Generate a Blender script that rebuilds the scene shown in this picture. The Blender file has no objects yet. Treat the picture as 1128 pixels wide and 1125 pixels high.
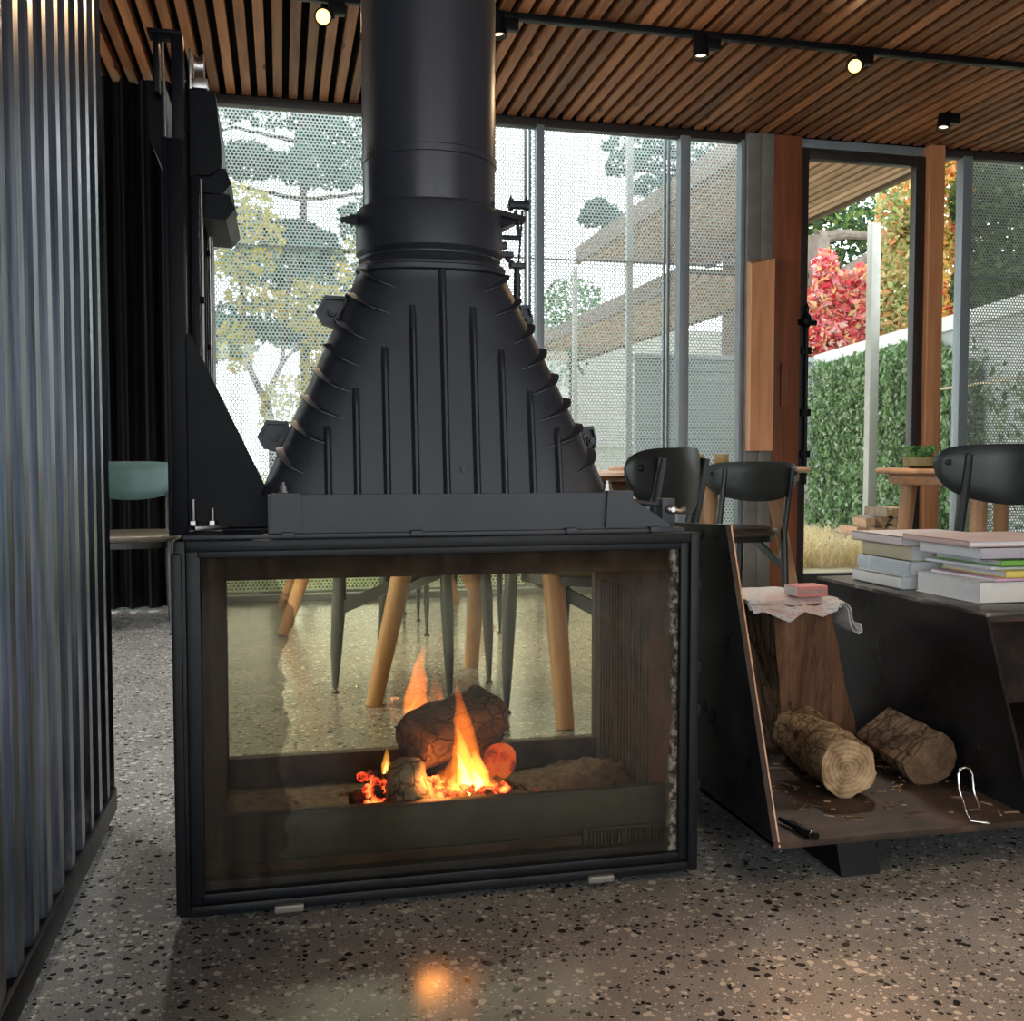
import bpy, bmesh, math, random
from mathutils import Vector, Matrix, noise
random.seed(7)
sc = bpy.context.scene
COL = sc.collection
PI = math.pi

# ------------------------------------------------------------------ camera
F, CX, CY, EYE = 1128.0, 564.0, 562.5, 0.77
PITCH = math.atan((562.5 - 506) / F)
YAW = math.radians(-12.72)
cam_d = bpy.data.cameras.new('camera')
cam_d.sensor_fit = 'HORIZONTAL'; cam_d.sensor_width = 36.0
cam_d.lens = 36.0 * F / 1128.0
cam_d.clip_start = 0.02
cam = bpy.data.objects.new('camera', cam_d); COL.objects.link(cam)
cam.location = (0, 0, EYE)
cam.rotation_euler = (PI / 2 - PITCH, 0, YAW)
sc.camera = cam
RC = Matrix.Rotation(YAW, 3, 'Z') @ Matrix.Rotation(PI / 2 - PITCH, 3, 'X')


def at(px, py, x=None, y=None, z=None):
    """Point of the room seen at a pixel, on one plane of the room."""
    d = RC @ Vector(((px - CX) / F, -(py - CY) / F, -1.0))
    o = Vector((0, 0, EYE))
    if x is not None: t = (x - o.x) / d.x
    elif y is not None: t = (y - o.y) / d.y
    else: t = (z - o.z) / d.z
    return o + d * t


# ------------------------------------------------------------------ materials
class NT:
    def __init__(s, name):
        s.m = bpy.data.materials.new(name); s.m.use_nodes = True
        s.t = s.m.node_tree; s.t.nodes.clear()
        s.out = s.n('ShaderNodeOutputMaterial')

    def n(s, kind, **kw):
        nd = s.t.nodes.new(kind)
        for k, v in kw.items():
            if k.startswith('_'): setattr(nd, k[1:], v)
            else: nd.inputs[k.replace('__', ' ')].default_value = v
        return nd

    def l(s, a, b): s.t.links.new(a, b)

    def coords(s, scale=(1, 1, 1), kind='Object'):
        tc = s.n('ShaderNodeTexCoord'); mp = s.n('ShaderNodeMapping')
        mp.inputs['Scale'].default_value = scale
        s.l(tc.outputs[kind], mp.inputs['Vector'])
        return mp.outputs['Vector']

    def noise(s, vec, scale=5, detail=4, rough=.55):
        nd = s.n('ShaderNodeTexNoise', Scale=scale, Detail=detail, Roughness=rough)
        if vec is not None: s.l(vec, nd.inputs['Vector'])
        return nd.outputs['Fac']

    def ramp(s, fac, stops, interp='LINEAR'):
        r = s.n('ShaderNodeValToRGB'); cr = r.color_ramp; cr.interpolation = interp
        while len(cr.elements) < len(stops): cr.elements.new(0.5)
        for e, (p, c) in zip(cr.elements, stops):
            e.position = p; e.color = (c[0], c[1], c[2], 1) if hasattr(c, '__len__') else (c, c, c, 1)
        s.l(fac, r.inputs['Fac'])
        return r.outputs['Color']

    def math(s, op, a, b=None, clamp=False):
        nd = s.n('ShaderNodeMath'); nd.operation = op; nd.use_clamp = clamp
        for i, v in enumerate((a, b)):
            if v is None: continue
            if isinstance(v, (int, float)): nd.inputs[i].default_value = v
            else: s.l(v, nd.inputs[i])
        return nd.outputs[0]

    def mix(s, fac, a, b):
        nd = s.n('ShaderNodeMix'); nd.data_type = 'RGBA'
        for i, v in ((0, fac), (6, a), (7, b)):
            if isinstance(v, (int, float)): nd.inputs[i].default_value = v
            elif isinstance(v, tuple): nd.inputs[i].default_value = (v[0], v[1], v[2], 1)
            else: s.l(v, nd.inputs[i])
        return nd.outputs[2]

    def bsdf(s, color, rough=.5, metal=0.0, spec=.5, bump=None, bstr=.3, bdist=.01, coat=0):
        b = s.n('ShaderNodeBsdfPrincipled')
        for k, v in (('Base Color', color), ('Roughness', rough), ('Metallic', metal), ('Specular IOR Level', spec)):
            if isinstance(v, (int, float)): b.inputs[k].default_value = v
            elif isinstance(v, tuple): b.inputs[k].default_value = (v[0], v[1], v[2], 1)
            else: s.l(v, b.inputs[k])
        b.inputs['Coat Weight'].default_value = coat
        if bump is not None:
            bp = s.n('ShaderNodeBump', Strength=bstr, Distance=bdist)
            s.l(bump, bp.inputs['Height']); s.l(bp.outputs['Normal'], b.inputs['Normal'])
        return b.outputs['BSDF']

    def done(s, sh, vol=None):
        if sh is not None: s.l(sh, s.out.inputs['Surface'])
        if vol is not None: s.l(vol, s.out.inputs['Volume'])
        return s.m


def plain(name, c, rough=.5, metal=0.0, var=.15, scale=8, spec=.5, stretch=(1, 1, 1), bstr=0.0, bdist=.004, coat=0):
    t = NT(name)
    f = t.noise(t.coords(stretch), scale, 5, .6)
    lo = tuple(x * (1 - var) for x in c); hi = tuple(min(1, x * (1 + var)) for x in c)
    col = t.ramp(f, [(.3, lo), (.7, hi)])
    rr = t.math('ADD', t.math('MULTIPLY', f, .2), rough - .1)
    return t.done(t.bsdf(col, rr, metal, spec, f if bstr else None, bstr, bdist, coat))


def wood(name, dark, light, axis='z', scale=9, rough=.5, per_island=0.0, knots=False, bstr=.15):
    t = NT(name)
    k = .06
    st = {'x': (k, 1, 1), 'y': (1, k, 1), 'z': (1, 1, k)}[axis]
    vec = t.coords(st)
    if per_island:
        g = t.n('ShaderNodeNewGeometry')
        ad = t.n('ShaderNodeVectorMath'); ad.operation = 'ADD'
        sc_ = t.n('ShaderNodeVectorMath'); sc_.operation = 'SCALE'; sc_.inputs[0].default_value = (7, 13, 5)
        t.l(g.outputs['Random Per Island'], sc_.inputs['Scale'])
        t.l(vec, ad.inputs[0]); t.l(sc_.outputs[0], ad.inputs[1]); vec = ad.outputs[0]
    f = t.noise(vec, scale * 4, 6, .65)
    f2 = t.noise(vec, scale, 3, .5)
    ff = t.math('ADD', t.math('MULTIPLY', f, .6), t.math('MULTIPLY', f2, .4))
    col = t.ramp(ff, [(.32, dark), (.62, light)])
    if per_island:
        br = t.math('ADD', t.math('MULTIPLY', g.outputs['Random Per Island'], per_island), 1 - per_island * .6)
        hs = t.n('ShaderNodeHueSaturation'); t.l(br, hs.inputs['Value']); t.l(col, hs.inputs['Color'])
        col = hs.outputs['Color']
    if knots:
        v = t.n('ShaderNodeTexVoronoi', Scale=1.0); t.l(t.coords((9, 2.2, 9)), v.inputs['Vector'])
        kn = t.ramp(v.outputs['Distance'], [(.06, 1.0), (.11, 0.0)])
        col = t.mix(kn, col, (dark[0] * .25, dark[1] * .22, dark[2] * .2))
    return t.done(t.bsdf(col, rough, 0, .35, ff, bstr, .004))


def glass_mat(name, tint, soot=None, refl=.035):
    t = NT(name)
    tr = t.n('ShaderNodeBsdfTransparent'); tr.inputs['Color'].default_value = (*tint, 1)
    gl = t.n('ShaderNodeBsdfGlossy', Roughness=.03)
    lw = t.n('ShaderNodeLayerWeight', Blend=.5)
    fr = t.math('ADD', t.math('MULTIPLY', t.math('POWER', lw.outputs['Facing'], 5), .9), refl, True)
    mx = t.n('ShaderNodeMixShader'); t.l(fr, mx.inputs[0]); t.l(tr.outputs[0], mx.inputs[1]); t.l(gl.outputs[0], mx.inputs[2])
    sh = mx.outputs[0]
    if soot is not None:
        df = t.n('ShaderNodeBsdfDiffuse')
        fac, col = soot(t)
        t.l(col, df.inputs['Color'])
        m2 = t.n('ShaderNodeMixShader'); t.l(fac, m2.inputs[0]); t.l(sh, m2.inputs[1]); t.l(df.outputs[0], m2.inputs[2])
        sh = m2.outputs[0]
    return t.done(sh)


M = {}
# black stove paint, cast iron, steel
M['stove'] = plain('stove_black_paint', (.008, .009, .012), .38, 0, .25, 30, .25)
M['cast'] = plain('cast_iron_hood', (.034, .039, .052), .44, 0, .2, 14, .5, bstr=.12, bdist=.002)
M['flue'] = plain('flue_satin_black', (.040, .045, .058), .27, .0, .1, 1.2, .8)
M['mast'] = plain('mast_black_steel', (.005, .006, .010), .42, .0, .3, 10, .12)
M['black'] = plain('black_steel', (.005, .005, .006), .4, 0, .3, 10, .18)
M['bright'] = plain('bright_zinc', (.55, .54, .52), .3, 1, .1, 30)
M['rod'] = plain('bare_rod', (.45, .43, .42), .3, 1, .1, 30)
M['chrome'] = plain('chrome_wire', (.75, .75, .75), .18, 1, .05, 30)
M['rust'] = plain('firebox_rust', (.055, .036, .028), .8, 0, .5, 22, .2, bstr=.3)
M['barrier'] = plain('firebox_black', (.03, .029, .027), .6, 0, .3, 25, .3)
M['ash'] = plain('grey_ash', (.10, .077, .060), .95, 0, .5, 60, .1, bstr=.5, bdist=.006)

# floor: polished concrete with exposed pebbles
t = NT('polished_terrazzo')
vec = t.coords()
nz = t.n('ShaderNodeTexNoise', Scale=40, Detail=2); t.l(vec, nz.inputs['Vector'])
dist = t.n('ShaderNodeVectorMath'); dist.operation = 'SCALE'; dist.inputs['Scale'].default_value = .018
sub = t.n('ShaderNodeVectorMath'); sub.operation = 'SUBTRACT'; sub.inputs[1].default_value = (.5, .5, .5)
t.l(nz.outputs['Color'], sub.inputs[0]); t.l(sub.outputs[0], dist.inputs[0])
wv = t.n('ShaderNodeVectorMath'); wv.operation = 'ADD'; t.l(vec, wv.inputs[0]); t.l(dist.outputs[0], wv.inputs[1])
base = t.ramp(t.noise(vec, 5, 6, .7), [(.3, (.20, .202, .200)), (.7, (.31, .31, .305))])
fine = t.ramp(t.noise(vec, 420, 2, .5), [(.35, (.7, .7, .7)), (.65, (1.2, 1.2, 1.2))])
mul = t.n('ShaderNodeMix'); mul.data_type = 'RGBA'; mul.blend_type = 'MULTIPLY'; mul.inputs[0].default_value = 1
t.l(base, mul.inputs[6]); t.l(fine, mul.inputs[7]); col = mul.outputs[2]
for scale, thr, share in ((85, .23, .62), (48, .21, .72), (150, .22, .45)):
    v = t.n('ShaderNodeTexVoronoi', Scale=scale); v.feature = 'F1'; t.l(wv.outputs[0], v.inputs['Vector'])
    sp = t.n('ShaderNodeSeparateColor'); t.l(v.outputs['Color'], sp.inputs[0])
    has = t.math('LESS_THAN', sp.outputs[0], share)
    size = t.math('ADD', t.math('MULTIPLY', sp.outputs[1], thr), thr * .75)
    ins = t.math('LESS_THAN', v.outputs['Distance'], size)
    mask = t.math('MULTIPLY', has, ins)
    pc = t.ramp(sp.outputs[2], [(0, (.02, .02, .022)), (.34, (.035, .035, .037)), (.38, (.20, .195, .185)), (.52, (.55, .53, .49)), (1, (.78, .76, .71))], 'CONSTANT')
    col = t.mix(mask, col, pc)
M['floor'] = t.done(t.bsdf(col, t.math('ADD', t.math('MULTIPLY', t.noise(vec, 3, 3), .10), .13), 0, .6))

M['soffit'] = plain('soffit_black', (.006, .005, .005), .9, 0, .1, 4, .1)
M['batten'] = wood('ceiling_batten_timber', (.15, .052, .021), (.40, .17, .072), 'y', 9, .55, .75, True)
M['canopy_batten'] = wood('canopy_batten_timber', (.48, .28, .205), (.80, .53, .41), 'y', 8, .6, .35, True)
M['red_timber'] = wood('red_brown_timber', (.15, .043, .02), (.30, .10, .045), 'z', 6, .42)
M['orange_timber'] = wood('orange_timber', (.50, .21, .085), (.76, .38, .185), 'z', 9, .45)
M['post_timber'] = wood('dull_orange_timber', (.42, .16, .065), (.64, .29, .13), 'z', 9, .45)
M['oak'] = wood('oiled_oak', (.34, .17, .08), (.52, .29, .145), 'z', 7, .4)
M['oak_top'] = wood('oiled_oak_top', (.28, .13, .06), (.48, .25, .12), 'x', 7, .38)
M['alu'] = plain('grey_aluminium', (.25, .285, .31), .45, .3, .08, 6)
M['pole_white'] = plain('galvanised_white', (.42, .41, .38), .5, .0, .12, 6)
M['door_frame'] = plain('dark_brown_frame', (.022, .016, .014), .45, 0, .2, 12)
M['steel_post'] = plain('grey_brown_post', (.24, .225, .205), .4, .3, .2, 6)
M['glass'] = glass_mat('window_glass', (.95, .97, .96))

# corrugated wall
t = NT('corrugated_steel')
vec = t.coords((1, 1, .03))
f = t.noise(vec, 60, 5, .65)
f2 = t.noise(t.coords((1, 1, .12)), 14, 4, .6)
col = t.ramp(f, [(.3, (.03, .035, .045)), (.5, (.11, .13, .165)), (.75, (.26, .27, .30))])
spz = t.n('ShaderNodeSeparateXYZ'); t.l(t.coords(), spz.inputs[0])
lowm = t.math('MULTIPLY', t.ramp(spz.outputs['Z'], [(.035, 1.0), (.16, 0.0)]), t.ramp(t.noise(t.coords((1, 1, .35)), 24, 4), [(.55, 0.0), (.62, 1.0)]))
col = t.mix(lowm, col, (.42, .38, .33))
rr = t.math('ADD', t.math('MULTIPLY', f2, .35), .16)
M['corrugated'] = t.done(t.bsdf(col, rr, 1.0, .5, f, .12, .002))

# perforated screens: staggered round holes
def screen_mat(name, back, through, share, rad):
  t = NT(name)
  s3 = t.n('ShaderNodeSeparateXYZ'); t.l(t.coords(), s3.inputs[0])
  P_ = .021
  def cell(ox, oz):
    a = t.math('SUBTRACT', t.math('FRACT', t.math('ADD', t.math('DIVIDE', s3.outputs['X'], P_), ox)), .5)
    b = t.math('MULTIPLY', t.math('SUBTRACT', t.math('FRACT', t.math('ADD', t.math('DIVIDE', s3.outputs['Z'], P_ * 1.732), oz)), .5), 1.732)
    return t.math('SQRT', t.math('ADD', t.math('MULTIPLY', a, a), t.math('MULTIPLY', b, b)))
  hole = t.math('LESS_THAN', t.math('MINIMUM', cell(0, 0), cell(.5, .5)), rad)
  df = t.n('ShaderNodeBsdfDiffuse'); df.inputs['Color'].default_value = (*back, 1)
  tl = t.n('ShaderNodeBsdfTranslucent'); tl.inputs['Color'].default_value = (*through, 1)
  m1 = t.n('ShaderNodeMixShader'); m1.inputs[0].default_value = share; t.l(df.outputs[0], m1.inputs[1]); t.l(tl.outputs[0], m1.inputs[2])
  tr = t.n('ShaderNodeBsdfTransparent')
  m2 = t.n('ShaderNodeMixShader'); t.l(hole, m2.inputs[0]); t.l(m1.outputs[0], m2.inputs[1]); t.l(tr.outputs[0], m2.inputs[2])
  return t.done(m2.outputs[0])


M['screen'] = screen_mat('perforated_screen', (.74, .76, .76), (.66, .70, .71), .52, .35)
M['screen_shaded'] = screen_mat('perforated_screen_shaded', (.30, .31, .30), (.26, .28, .26), .5, .36)  # darker copy of the sheet: its missing back light is put into the colour

# curtain
t = NT('black_string_curtain')
f = t.noise(t.coords((1, 1, .02)), 90, 4, .7)
col = t.ramp(f, [(.45, (.003, .003, .003)), (.74, (.012, .012, .013)), (.84, (.08, .08, .08))])
M['curtain'] = t.done(t.bsdf(col, .6, 0, .15, f, .4, .004))

M['leather'] = plain('dark_leather', (.075, .062, .045), .33, 0, .15, 40, .55, bstr=.06, bdist=.001)
M['chair_back'] = plain('chair_back_green_black', (.016, .022, .021), .34, 0, .12, 30, .5)
M['chair_teal_sheen'] = plain('chair_back_teal_sheen', (.038, .080, .075), .34, 0, .12, 30, .5)  # black-green back with reflected light put into its colour as teal
M['chair_frame'] = plain('chair_frame_black', (.012, .013, .014), .35, 0, .2, 30, .5)
M['olive'] = plain('olive_glaze', (.20, .17, .07), .35, 0, .2, 20)
M['darkpot'] = plain('dark_green_glaze', (.04, .045, .035), .4, 0, .2, 20)

# firewood holder steel
t = NT('blackened_steel')
f = t.noise(t.coords(), 7, 5, .6)
col = t.ramp(f, [(.35, (.006, .006, .007)), (.7, (.014, .015, .018))])
scr = t.ramp(t.noise(t.coords((9, 9, 1.6)), 5, 3, .6), [(.72, 0.0), (.745, 1.0)])
col = t.mix(t.math('MULTIPLY', scr, .35), col, (.42, .38, .34))
M['hsteel'] = t.done(t.bsdf(col, t.math('ADD', t.math('MULTIPLY', f, .25), .17), 0, .32, f, .05, .002))
t = NT('worn_rusty_plate')
f = t.noise(t.coords(), 11, 6, .65)
col = t.ramp(f, [(.3, (.022, .016, .013)), (.5, (.048, .030, .023)), (.75, (.11, .062, .042))])
M['rplate'] = t.done(t.bsdf(col, .6, .1, .35, f, .12, .002))
M['redge'] = plain('bare_copper_edge', (.50, .30, .20), .4, .6, .3, 60)
t = NT('shelf_worn_black')
f = t.noise(t.coords(), 9, 5, .6)
col = t.ramp(f, [(.4, (.03, .027, .025)), (.56, (.10, .085, .075)), (.62, (.30, .27, .24))])
M['shelf'] = t.done(t.bsdf(col, .3, 0, .5))


def bark_mat(name, dark, light, scale=14, stretch=(1, 1, .12), crack=0):
    t = NT(name)
    f = t.noise(t.coords(stretch), scale, 8, .7)
    col = t.ramp(f, [(.3, dark), (.52, tuple(a * .5 + b * .5 for a, b in zip(dark, light))), (.72, light)])
    if crack:
        ds = t.n('ShaderNodeVectorMath'); ds.operation = 'SCALE'; ds.inputs['Scale'].default_value = .02
        nn = t.n('ShaderNodeTexNoise', Scale=30.0); t.l(t.coords(), nn.inputs['Vector']); t.l(nn.outputs['Color'], ds.inputs[0])
        aa = t.n('ShaderNodeVectorMath'); aa.operation = 'ADD'; t.l(t.coords(stretch), aa.inputs[0]); t.l(ds.outputs[0], aa.inputs[1])
        vo = t.n('ShaderNodeTexVoronoi', Scale=crack); vo.feature = 'DISTANCE_TO_EDGE'; t.l(aa.outputs[0], vo.inputs['Vector'])
        ck = t.ramp(vo.outputs['Distance'], [(.0, 1.0), (.09, 0.0)])
        col = t.mix(t.math('MULTIPLY', ck, .75), col, tuple(a * .35 for a in dark))
        f = t.math('SUBTRACT', f, t.math('MULTIPLY', ck, .35))
    return t.done(t.bsdf(col, .85, 0, .2, f, .8, .012))


M['stump_face'] = bark_mat('stump_split_face', (.04, .018, .011), (.29, .155, .092), 34, (1, 1, .05))
M['stump_bark'] = bark_mat('stump_bark', (.014, .009, .007), (.36, .24, .16), 40, (1, 1, .10), 45)
M['log_bark'] = bark_mat('log_bark', (.10, .06, .03), (.66, .46, .27), 34, (1, 1, 1), 42)
M['log_split'] = bark_mat('log_split_bark', (.10, .065, .04), (.56, .39, .25), 34, (.5, 1, 1), 34)
t = NT('log_end_grain')
tc = t.n('ShaderNodeTexCoord'); sp = t.n('ShaderNodeSeparateXYZ'); t.l(tc.outputs['UV'], sp.inputs[0])
nf = t.noise(t.coords(), 30, 4)
rad = t.math('SQRT', t.math('ADD', t.math('POWER', t.math('SUBTRACT', sp.outputs[0], .5), 2), t.math('POWER', t.math('SUBTRACT', sp.outputs[1], .5), 2)))
rg = t.math('SINE', t.math('ADD', t.math('MULTIPLY', rad, 80), t.math('MULTIPLY', nf, 16)))
col = t.ramp(t.math('ADD', t.math('MULTIPLY', rg, .055), nf), [(.28, (.16, .095, .05)), (.70, (.60, .42, .25))])
M['endgrain'] = t.done(t.bsdf(col, .85, 0, .2, rg, .2, .003))
M['endgrain_dark'] = bark_mat('log_end_dark', (.06, .034, .02), (.27, .17, .10), 30, (1, 1, 1))
M['char'] = bark_mat('charred_bark', (.020, .012, .009), (.18, .09, .05), 26, (.45, 1, 1), 36)
M['char_grey'] = bark_mat('ashy_bark', (.06, .045, .035), (.34, .27, .21), 30, (1, 1, .5), 40)


def ember_mat(name, thr, strength, col_hot=(1, .16, .02), dark=(.03, .018, .014)):
    t = NT(name)
    f = t.noise(t.coords(), 38, 4, .6)
    hot = t.ramp(f, [(thr, 0.0), (thr + .18, 1.0)])
    b = t.n('ShaderNodeBsdfPrincipled', Roughness=.9)
    b.inputs['Base Color'].default_value = (*dark, 1)
    e = t.ramp(f, [(thr, (0, 0, 0)), (thr + .12, (col_hot[0], col_hot[1] * .4, col_hot[2])), (thr + .3, (col_hot[0], col_hot[1] * 2.2, col_hot[2] * 4))])
    t.l(e, b.inputs['Emission Color']); t.l(t.math('MULTIPLY', hot, strength), b.inputs['Emission Strength'])
    return t.done(b.outputs[0])


M['ember'] = ember_mat('glowing_coal', .40, 2.2)
M['ember_log'] = ember_mat('glowing_log_end', .32, .34, (1, .09, .006), (.10, .025, .012))


def flame_mat(name, col, strength):
    t = NT(name)
    tr = t.n('ShaderNodeBsdfTransparent')
    em = t.n('ShaderNodeEmission', Strength=strength); em.inputs['Color'].default_value = (*col, 1)
    return t.done(tr.outputs[0], em.outputs[0])


M['flame'] = flame_mat('flame_orange', (1, .20, .02), 38)
M['flame_mid'] = flame_mat('flame_yellow', (1, .42, .06), 95)
M['flame_core'] = flame_mat('flame_core', (1, .62, .22), 230)
M['flame_soft'] = flame_mat('flame_soft', (1, .24, .05), 9)

# soot on the fire glass
def front_soot(t):
    s = t.n('ShaderNodeSeparateXYZ'); t.l(t.coords(), s.inputs[0])
    X, Z = s.outputs['X'], s.outputs['Z']
    wob = t.noise(t.coords((1, 1, 1)), 9, 4, .6)
    streak = t.noise(t.coords((1, 1, .05)), 55, 4, .7)
    w = t.math('MULTIPLY', t.math('SUBTRACT', wob, .5), .10)
    topm = t.ramp(t.math('ADD', Z, w), [(.56, 0.0), (.60, .40)])
    right = t.ramp(t.math('ADD', X, w), [(.56, 0.0), (.64, .08), (.70, .22)])
    left = t.ramp(t.math('ADD', X, t.math('MULTIPLY', w, 1.5)), [(-.135, .34), (-.108, .0)])
    bot = t.ramp(t.math('ADD', Z, t.math('MULTIPLY', w, .6)), [(.05, .26), (.10, .06), (.15, .0)])
    st = t.math('MULTIPLY', right, t.ramp(streak, [(.5, .0), (.66, 1.6)]))
    # burnt, flaking edge by the frame
    edge = t.ramp(t.math('ADD', X, t.math('MULTIPLY', w, .35)), [(.690, 0.0), (.700, .9)])
    tot = t.math('MAXIMUM', t.math('MAXIMUM', topm, left), t.math('MAXIMUM', bot, t.math('ADD', t.math('MULTIPLY', right, .55), st)))
    tot = t.math('MAXIMUM', tot, edge, True)
    ecol = t.ramp(t.noise(t.coords(), 60, 4, .7), [(.45, (.05, .04, .03)), (.55, (.30, .27, .22)), (.7, (.55, .52, .45))])
    c = t.ramp(streak, [(.4, (.022, .016, .012)), (.7, (.085, .065, .052))])
    return t.math('MINIMUM', tot, .92), t.mix(edge, c, ecol)


M['fire_glass'] = glass_mat('fire_glass_sooty', (.97, .95, .87), front_soot, .012)
M['fire_glass_rear'] = glass_mat('fire_glass_amber', (.96, .93, .80), None, .012)


# ------------------------------------------------------------------ mesh builder
class MB:
    def __init__(s): s.bm = bmesh.new(); s.cur = 0

    def face(s, vs, mat=None):
        try:
            f = s.bm.faces.new(vs); f.material_index = s.cur if mat is None else mat
            return f
        except ValueError: return None

    def poly(s, pts, mat=None): return s.face([s.bm.verts.new(p) for p in pts], mat)

    def box(s, x0, x1, y0, y1, z0, z1, bev=0, mat=None, rot=None, origin=None):
        c = Vector(((x0 + x1) / 2, (y0 + y1) / 2, (z0 + z1) / 2))
        h = Vector(((x1 - x0) / 2, (y1 - y0) / 2, (z1 - z0) / 2))
        vs = []
        for sx in (-1, 1):
            for sy in (-1, 1):
                for sz in (-1, 1):
                    p = Vector((sx * h.x, sy * h.y, sz * h.z))
                    if rot is not None and origin is None: p = rot @ p
                    p = p + c
                    if rot is not None and origin is not None: p = rot @ (p - Vector(origin)) + Vector(origin)
                    vs.append(s.bm.verts.new(p))
        fs = []
        for q in ((0, 1, 3, 2), (4, 6, 7, 5), (0, 4, 5, 1), (2, 3, 7, 6), (0, 2, 6, 4), (1, 5, 7, 3)):
            fs.append(s.face([vs[i] for i in q], mat))
        if bev:
            es = list({e for f in fs for e in f.edges})
            r = bmesh.ops.bevel(s.bm, geom=es, offset=bev, segments=2, profile=.6, affect='EDGES', clamp_overlap=True)
            for f in r['faces']: f.material_index = s.cur if mat is None else mat
        return s

    def rings(s, rings, cap0=True, cap1=True, mat=None, closed=True):
        R = [[s.bm.verts.new(p) for p in r] for r in rings]
        n = len(R[0])
        for a, b in zip(R[:-1], R[1:]):
            for i in range(n if closed else n - 1):
                j = (i + 1) % n
                s.face([a[i], a[j], b[j], b[i]], mat)
        if cap0: s.face(list(reversed(R[0])), mat)
        if cap1: s.face(R[-1], mat)
        return R

    def tube(s, pts, r, seg=10, mat=None, flat=None):
        pts = [Vector(p) for p in pts]
        rs = r if hasattr(r, '__len__') else [r] * len(pts)
        up = Vector((0, 0, 1)); rings = []
        prev = None
        for i, p in enumerate(pts):
            d = (pts[min(i + 1, len(pts) - 1)] - pts[max(i - 1, 0)]).normalized()
            if prev is None:
                ref = up if abs(d.z) < .95 else Vector((0, 1, 0))
                a = d.cross(ref).normalized()
            else:
                a = (prev - d * prev.dot(d)).normalized()
            prev = a; b = d.cross(a)
            fl = 1 if flat is None else flat
            rings.append([p + a * math.cos(k * 2 * PI / seg) * rs[i] + b * math.sin(k * 2 * PI / seg) * rs[i] * fl for k in range(seg)])
        s.rings(rings, mat=mat)
        return s

    def lathe(s, prof, c, seg=32, mat=None, axis='z', cap0=True, cap1=True):
        c = Vector(c); rings = []
        for r, h in prof:
            ring = []
            for k in range(seg):
                a = k * 2 * PI / seg
                u, v = r * math.cos(a), r * math.sin(a)
                ring.append(c + (Vector((u, v, h)) if axis == 'z' else Vector((u, h, v)) if axis == 'y' else Vector((h, u, v))))
            rings.append(ring)
        s.rings(rings, cap0, cap1, mat)
        return s

    def prism(s, poly, axis, lo, hi, mat=None, bev=0):
        def P(p, h):
            return {'x': (h, p[0], p[1]), 'y': (p[0], h, p[1]), 'z': (p[0], p[1], h)}[axis]
        nf = len(s.bm.faces)
        s.rings([[P(p, lo) for p in poly], [P(p, hi) for p in poly]], mat=mat)
        return s

    def build(s, name, mats, parent=None, angle=35, smooth=True):
        bmesh.ops.recalc_face_normals(s.bm, faces=s.bm.faces[:])
        me = bpy.data.meshes.new(name); s.bm.to_mesh(me); s.bm.free()
        for m in (mats if isinstance(mats, (list, tuple)) else [mats]): me.materials.append(m)
        if smooth:
            me.polygons.foreach_set('use_smooth', [True] * len(me.polygons))
            me.set_sharp_from_angle(angle=math.radians(angle))
        o = bpy.data.objects.new(name, me); COL.objects.link(o)
        if parent is not None: o.parent = parent
        return o


def tag(o, label=None, cat=None, group=None, kind=None):
    if label: o['label'] = label
    if cat: o['category'] = cat
    if group: o['group'] = group
    if kind: o['kind'] = kind
    return o


def empty(name, loc=(0, 0, 0), rz=0):
    o = bpy.data.objects.new(name, None); COL.objects.link(o)
    o.location = loc; o.rotation_euler = (0, 0, rz); o.empty_display_size = .05
    return o


def copy_tree(o, parent=None):
    c = o.copy(); COL.objects.link(c)
    if parent is not None: c.parent = parent; c.matrix_parent_inverse = o.matrix_parent_inverse.copy()
    for ch in list(o.children): copy_tree(ch, c)
    return c


def struct(o): o['kind'] = 'structure'; return o


def rotz(a): return Matrix.Rotation(a, 3, 'Z')


# ------------------------------------------------------------------ the room
XL, XR, YB, YW, HC = -3.6, 6.6, -4.6, 5.67, 2.68
m = MB(); m.box(XL, XR, YB, YW + .1, -.12, 0); struct(m.build('floor', M['floor']))
m = MB(); m.cur = 0; m.box(XL, XR, YB, YW + .02, HC + .055, HC + .14); m.box(XL, XR, YW - .012, YW + .02, HC - .002, HC + .055)
x = XL + .02
while x < XR - .05:
    y0 = YB + .01
    cuts = sorted([random.uniform(-3, 5.2), random.uniform(-3.5, 4.5)])
    cuts = [y0] + ([cuts[0], cuts[1]] if cuts[1] - cuts[0] > .6 else [cuts[0]]) + [YW - .015]
    for a, b in zip(cuts[:-1], cuts[1:]):
        dz = random.uniform(-.0015, .0015)
        m.box(x, x + .044, a + .001, b - .001, HC + dz, HC + .05, 0, 1)
    x += .0792
struct(m.build('ceiling', [M['soffit'], M['batten']], smooth=False))

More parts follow.
